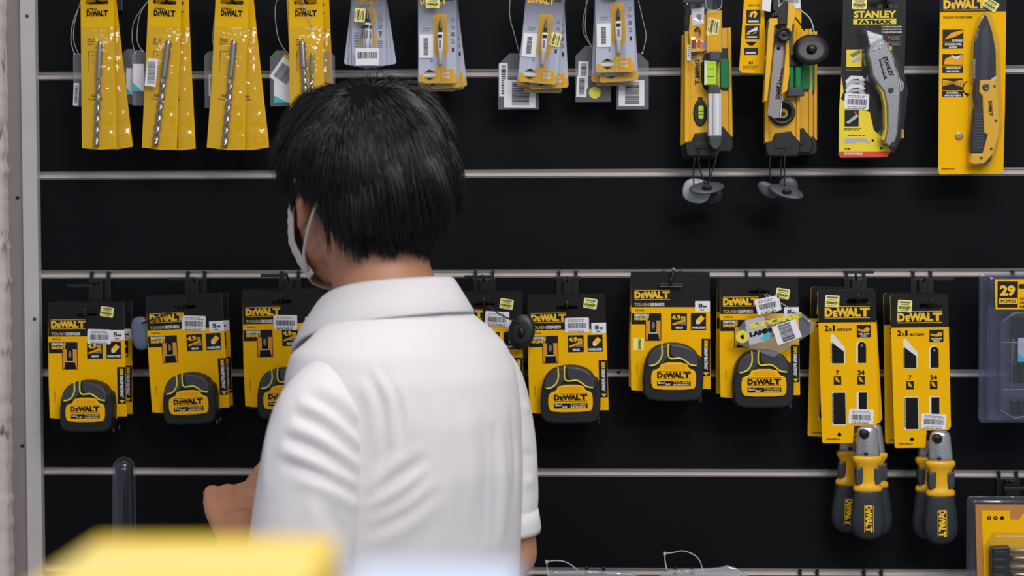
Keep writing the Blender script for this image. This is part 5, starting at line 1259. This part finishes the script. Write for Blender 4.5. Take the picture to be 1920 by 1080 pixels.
FAR = [([(985, 760), (1000, 775)], .006, .002), ([(984, 850), (1001, 858)], .006, -.002), ([(984, 905), (1001, 900)], .007, .0025)]
def relief(me, spec, lo=.9):
    bvh = BVHTree.FromPolygons([v.co.copy() for v in me.vertices], [tuple(p.vertices) for p in me.polygons])
    segs = []
    for pts, wd, amp in spec:
        L = surface_line(bvh, [p[:2] for p in smoothpath([(x, y, 0) for x, y in pts], 5)]); n = len(L)
        for k in range(n - 1):
                segs.append((L[k], L[k + 1] - L[k], wd, amp, k, max(1, n - 1), id(pts)))
    nrm = [v.normal.copy() for v in me.vertices]
    for v, n_ in zip(me.vertices, nrm):
        p = v.co.copy(); d = 0
        if p.z > lo:
            best = {}
            for c, ab, wd, amp, k, n, key in segs:
                w_ = p - c
                if w_.length_squared < (wd * 2.6 + ab.length) ** 2:
                    t = min(1, max(0, w_.dot(ab) / max(1e-9, ab.length_squared)))
                    e = amp * math.exp(-((w_ - ab * t).length / wd) ** 2) * max(0, math.sin(math.pi * min(1, (k + t) / n))) ** .6
                    if abs(e) > abs(best.get(key, 0)): best[key] = e
            d = sum(best.values())
        d += .0010 * noise.noise(p * 16) + .0020 * noise.noise(Vector((p.x * 11, p.y * 11, p.z * 4)))
        v.co = p + n_ * d
    return me
shirt = place(relief(me_torso, [(a, b * 1.1, c * .75) for a, b, c in BACK]), 'shirt', SHIRT, person)
place(relief(me_near, NEAR), 'sleeve', SHIRT, shirt); place(relief(me_far, FAR), 'sleeve', SHIRT, shirt)
# sleeve hems
def hem(c, ax, r, name, h=.014):
    g = L3(); c = Vector(c); ax = Vector(ax).normalized(); a = ax.cross(Vector((0, 1, 0))).normalized(); b = ax.cross(a)
    rs = []
    for k, rr in ((-h, r - .003), (-h, r + .0006), (-.001, r + .0022), (h * .6, r + .003), (h, r + .002), (h, r - .006)):
        rs.append([tuple(c + ax * k + (a * math.cos(2 * math.pi * i / 36) + b * math.sin(2 * math.pi * i / 36)) * rr) for i in range(36)])
    g.rings(rs, SHIRT); return g.make(name, shirt)
hem((.1425, -.0195, 1.155), (.03, -.03, -1), .0490, 'sleeve_hem')
hem((-.168, .008, 1.045), (-.06, .18, -1), .0600, 'sleeve_hem')
# collar: a stand and a fall wrapped round the neck, open at the front
def ckn(th, r, z): return (r * .98 * math.sin(th), .026 - r * 1.02 * math.cos(th), z)
g = L3(); NS = 64; vs = []
prof = [(.074, -.020), (.073, .006), (.0745, .014), (.078, .0165), (.082, .013), (.091, -.004), (.102, -.0215), (.1015, -.0245), (.097, -.0225), (.085, -.002)]
for i in range(NS + 1):
    th = R(-158 + 316 * i / NS)
    cq = 1 - math.cos(th); zt = 1.4435 - .009 * cq - .0065 * cq ** 2.6; q = abs(th) / R(158)
    for (r, dz) in prof:
        dr = .008 * q if r > .085 else 0
        vs.append(ckn(th, r * (.95 + .10 * q) + dr, zt + dz * (1 + .55 * q ** 2)))
npf = len(prof)
g.raw(vs, [(i * npf + k, (i + 1) * npf + k, (i + 1) * npf + (k + 1) % npf, i * npf + (k + 1) % npf) for i in range(NS) for k in range(npf)], SHIRT, True)
g.raw([vs[k] for k in range(npf)] , [tuple(range(npf))], SHIRT); g.raw([vs[NS * npf + k] for k in range(npf)], [tuple(range(npf))[::-1]], SHIRT)
g.make('collar', shirt)
for k in range(3):
    b = L3(); ell(b, (0, .098 + .012 * k, 1.385 - .035 * k), (.0055, .002, .0055), WTX, 12); b.make('button', shirt)
# trousers and shoes
g = L3(); g.rings([ring(*a) for a in ((.80, 0, .150, .115), (.88, 0, .153, .115), (.95, 0, .148, .11), (1.0, 0, .145, .105))], TROU)
for sx in (-1, 1): limb(g, [(sx * .078, 0, .86), (sx * .088, .005, .50), (sx * .092, -.01, .06)], [.088, .070, .060], TROU, 20)
place(bake(g, .012, 4), 'trousers', TROU, person)
for sx in (-1, 1):
    g = L3(); ell(g, (sx * .095, .0, .045), (.042, .06, .042), SHOE); ell(g, (sx * .10, .09, .035), (.045, .085, .034), SHOE); wbox(g, sx * .098 - .036, sx * .098 + .036, -.05, .15, .003, .02, SHOE)
    place(bake(g, .008, 5), 'shoe', SHOE, person)

# ---- face mask: pleated shell over nose and chin with two ear loops each side
g = L3(); NU, NV = 36, 44; vs = []
for j in range(NV + 1):
    v = j / NV
    z = .004 - .132 * v
    # centre line bulge of the mask in front of the face
    f = .119 + .006 * math.sin(math.pi * v) if v < .55 else .125 - (v - .55) ** 1.6 * .12
    if v < .15: f = .112 + .05 * v
    for i in range(NU + 1):
        u = -1 + 2 * i / NU; ph = u * R(66)
        rx = .0665 + .003 * math.sin(math.pi * v) - .030 * max(0, v - .6); 
        x = rx * math.sin(ph) / math.sin(R(66)) * (.98 if v < .9 else .95)
        y = f * (math.cos(ph) ** .9) - .008 * abs(u) ** 3
        y += .0012 * math.sin(v * 2 * math.pi * 9) * (1 - abs(u) ** 4)
        zz = z + (.012 * (1 - abs(u)) if v < .05 else .012 * (1 - abs(u)) * (1 - v)) - .016 * abs(u) * (1 - v) + .016 * abs(u) * v
        vs.append(hd(x, y, zz))
n1 = NU + 1
g.raw(vs, [(j * n1 + i, j * n1 + i + 1, (j + 1) * n1 + i + 1, (j + 1) * n1 + i) for j in range(NV) for i in range(NU)], MASKM, True)
mk = g.make('face_mask', person); sd = mk.modifiers.new('t', 'SOLIDIFY'); sd.thickness = .0022; sd.offset = 0
for sx in (-1, 1):
    g = L3()
    g.tube3(smoothpath([hd(sx * .065, .044, -.014), hd(sx * .075, .030, -.008), hd(sx * .083, .010, -.004), hd(sx * .088, -.010, -.004)]), .0014, MASKM, 6); g.make('ear_loop', mk)
    g = L3()
    g.tube3(smoothpath([hd(sx * .056, .040, -.108), hd(sx * .068, .024, -.090), hd(sx * .078, -.004, -.070), hd(sx * .084, -.030, -.050), hd(sx * .083, -.045, -.036)]), .0019, MASKM, 6); g.make('ear_loop', mk)

# ---- hair
SC0 = Vector((0, -.012, .004))
def hairline(az):
    "lowest root height (head frame) for azimuth az: 0 front, 180 back"
    a = abs(az)
    if a < 55: return .058 - .020 * (a / 55)
    if a < 80: return .038 - .060 * ((a - 55) / 25)
    if a < 105: return -.018 + .012 * math.sin(math.pi * (a - 80) / 25)
    if a < 140: return -.018 - .080 * ((a - 105) / 35)
    return -.106
SR = Vector((.078, .097, .092))
rnd = random.Random(12)
g = L3(); NU, NV = 72, 30; vs = []
for j in range(NV + 1):       # dense underlayer following the hairline
    t = j / NV
    for i in range(NU):
        az = -180 + 360 * i / NU; hz = hairline(az) + (.014 if abs(az) > 90 else .004)
        zz = (hz + (.088 - hz) * (1 - (1 - t) ** 1.6)) if t < 1 else .0885
        el = math.asin(max(-1, min(1, zz / .0885)))
        k = 1.0 + .19 * (1 - .45 * max(0, 1 - t * 5)) + .03 * noise.noise(Vector((i * .25, j * .5, 3)))
        c_ = max(.02, math.cos(el)); c_ = max(c_, .80) if zz < 0 and abs(az) > 100 else c_
        x = SR.x * k * c_ * math.sin(R(az)); y = SR.y * k * c_ * math.cos(R(az)); vs.append(hd(x, y + SC0.y, zz * (k * .98 if zz > 0 else 1) + SC0.z))
g.raw(vs, [(j * NU + i, j * NU + (i + 1) % NU, (j + 1) * NU + (i + 1) % NU, (j + 1) * NU + i) for j in range(NV) for i in range(NU)] + [tuple(NV * NU + i for i in range(NU))], HAIRB, True)
hair = g.make('hair', person)
CROWN = Vector((-.020, -.050, .078))
def strands(count, seed, name, lift=1.0):
    rnd = random.Random(seed); g = L3(); V = []; Fc = []
    done = 0
    while done < count:
        z = rnd.uniform(-.92, 1); a = rnd.uniform(-180, 180); q = math.sqrt(1 - z * z)
        u = Vector((q * math.sin(R(a)), q * math.cos(R(a)), z))
        p = Vector((SR.x * u.x, SR.y * u.y, SR.z * u.z)) + SC0
        if p.z < hairline(a) - .004: continue
        done += 1
        n = Vector((u.x / SR.x, u.y / SR.y, u.z / SR.z)).normalized()
        cl = Vector((noise.noise(p * 42), noise.noise(p * 42 + Vector((9, 0, 0))), noise.noise(p * 42 + Vector((0, 7, 0)))))
        fl = (p - CROWN); fl -= n * fl.dot(n)
        dc = (p - CROWN).length
        fl = fl.normalized() if fl.length > 1e-6 else Vector((1, 0, 0))
        front = p.y > .02
        L = (.050 + .026 * rnd.random()) * (1.15 if p.z > 0 else .85)
        low = max(0, min(1, (-p.z - .02) / .07))
        L *= 1 - .15 * low
        if abs(a) < 112 and p.z < .055: L *= .40 + .6 * max(0, min(1, (p.z - .0) / .055))
        up = .75 if p.z > .02 else .55
        if dc < .04: up *= .35 + .65 * dc / .04; L *= .7 + .3 * dc / .04
        up *= (1 - .35 * low)
        v = (n * up * lift + fl * .7 + cl * .80 + Vector((rnd.gauss(0, .10), rnd.gauss(0, .10), rnd.gauss(0, .08)))).normalized()
        steps = 6; pts = [p]
        for k in range(steps):
            grav = Vector((0, 0, -1)) * (.18 + .10 * k) * (1.0 if p.z < .05 else .55)
            c_ = pts[-1]; nn = Vector(((c_.x - SC0.x) / SR.x ** 2, (c_.y - SC0.y) / SR.y ** 2, (c_.z - SC0.z) / SR.z ** 2)).normalized()
            ff = fl - nn * fl.dot(nn)
            v = (v * .75 + ff * .22 + grav + cl * .10).normalized()
            q_ = c_ + v * (L / steps)
            rel = Vector(((q_.x - SC0.x) / SR.x, (q_.y - SC0.y) / SR.y, (q_.z - SC0.z) / SR.z)); m = rel.length
            minr = 1.07 + .13 * min(1, (k + 1) / 3)
            if q_.z > -.05 and m < minr: rel *= minr / m; q_ = Vector((rel.x * SR.x, rel.y * SR.y, rel.z * SR.z)) + SC0
            pts.append(q_)
        b = len(V)
        for k, pt in enumerate(pts):
            t_ = (pts[min(k + 1, steps)] - pts[max(k - 1, 0)]).normalized(); a1 = t_.cross(Vector((.3, .2, .9))).normalized(); b1 = t_.cross(a1)
            r = .00062 * (1 - .85 * (k / steps) ** 2)
            for i in range(3): V.append(hd(*(pt + (a1 * math.cos(i * 2.094) + b1 * math.sin(i * 2.094)) * r)))
        for k in range(steps):
            for i in range(3): Fc.append((b + k * 3 + i, b + k * 3 + (i + 1) % 3, b + k * 3 + 3 + (i + 1) % 3, b + k * 3 + 3 + i))
    g.raw(V, Fc, HAIR, True); return g.make(name, hair)
h_ = strands(21000, 5, 'hair_strands')
# ------------------------------------------------------------------ light
def area(name, loc, rot, sx, sy, power, color=(1, 1, 1)):
    l = bpy.data.lights.new(name, 'AREA'); l.shape = 'RECTANGLE'; l.size = sx; l.size_y = sy; l.energy = power; l.color = color
    o = bpy.data.objects.new(name, l); COL.objects.link(o); o.location = loc; o.rotation_euler = rot
    return o
area('ceiling_panel_light', (0.1, -.62, 2.90), (0, 0, 0), 1.4, .35, 8, (1, .98, .96))
area('ceiling_panel_light', (0.5, -1.9, 2.90), (0, 0, 0), 1.2, .5, 29, (1, .97, .95))
area('ceiling_panel_light', (1.3, -3.0, 2.90), (0, 0, 0), 1.2, .6, 55, (.98, .98, 1))
area('ceiling_panel_light', (-1.0, -3.0, 2.90), (0, 0, 0), 1.2, .6, 16, (1, .98, .97))
w = bpy.data.worlds.new('shop'); SC.world = w; w.use_nodes = True
w.node_tree.nodes['Background'].inputs[0].default_value = (.80, .86, 1, 1); w.node_tree.nodes['Background'].inputs[1].default_value = .36
SC.view_settings.view_transform = 'Standard'; SC.view_settings.look = 'None'; SC.view_settings.gamma = 1; SC.view_settings.use_curve_mapping = False
SC.view_settings.exposure = 0.0
SC.cycles.transparent_max_bounces = 24
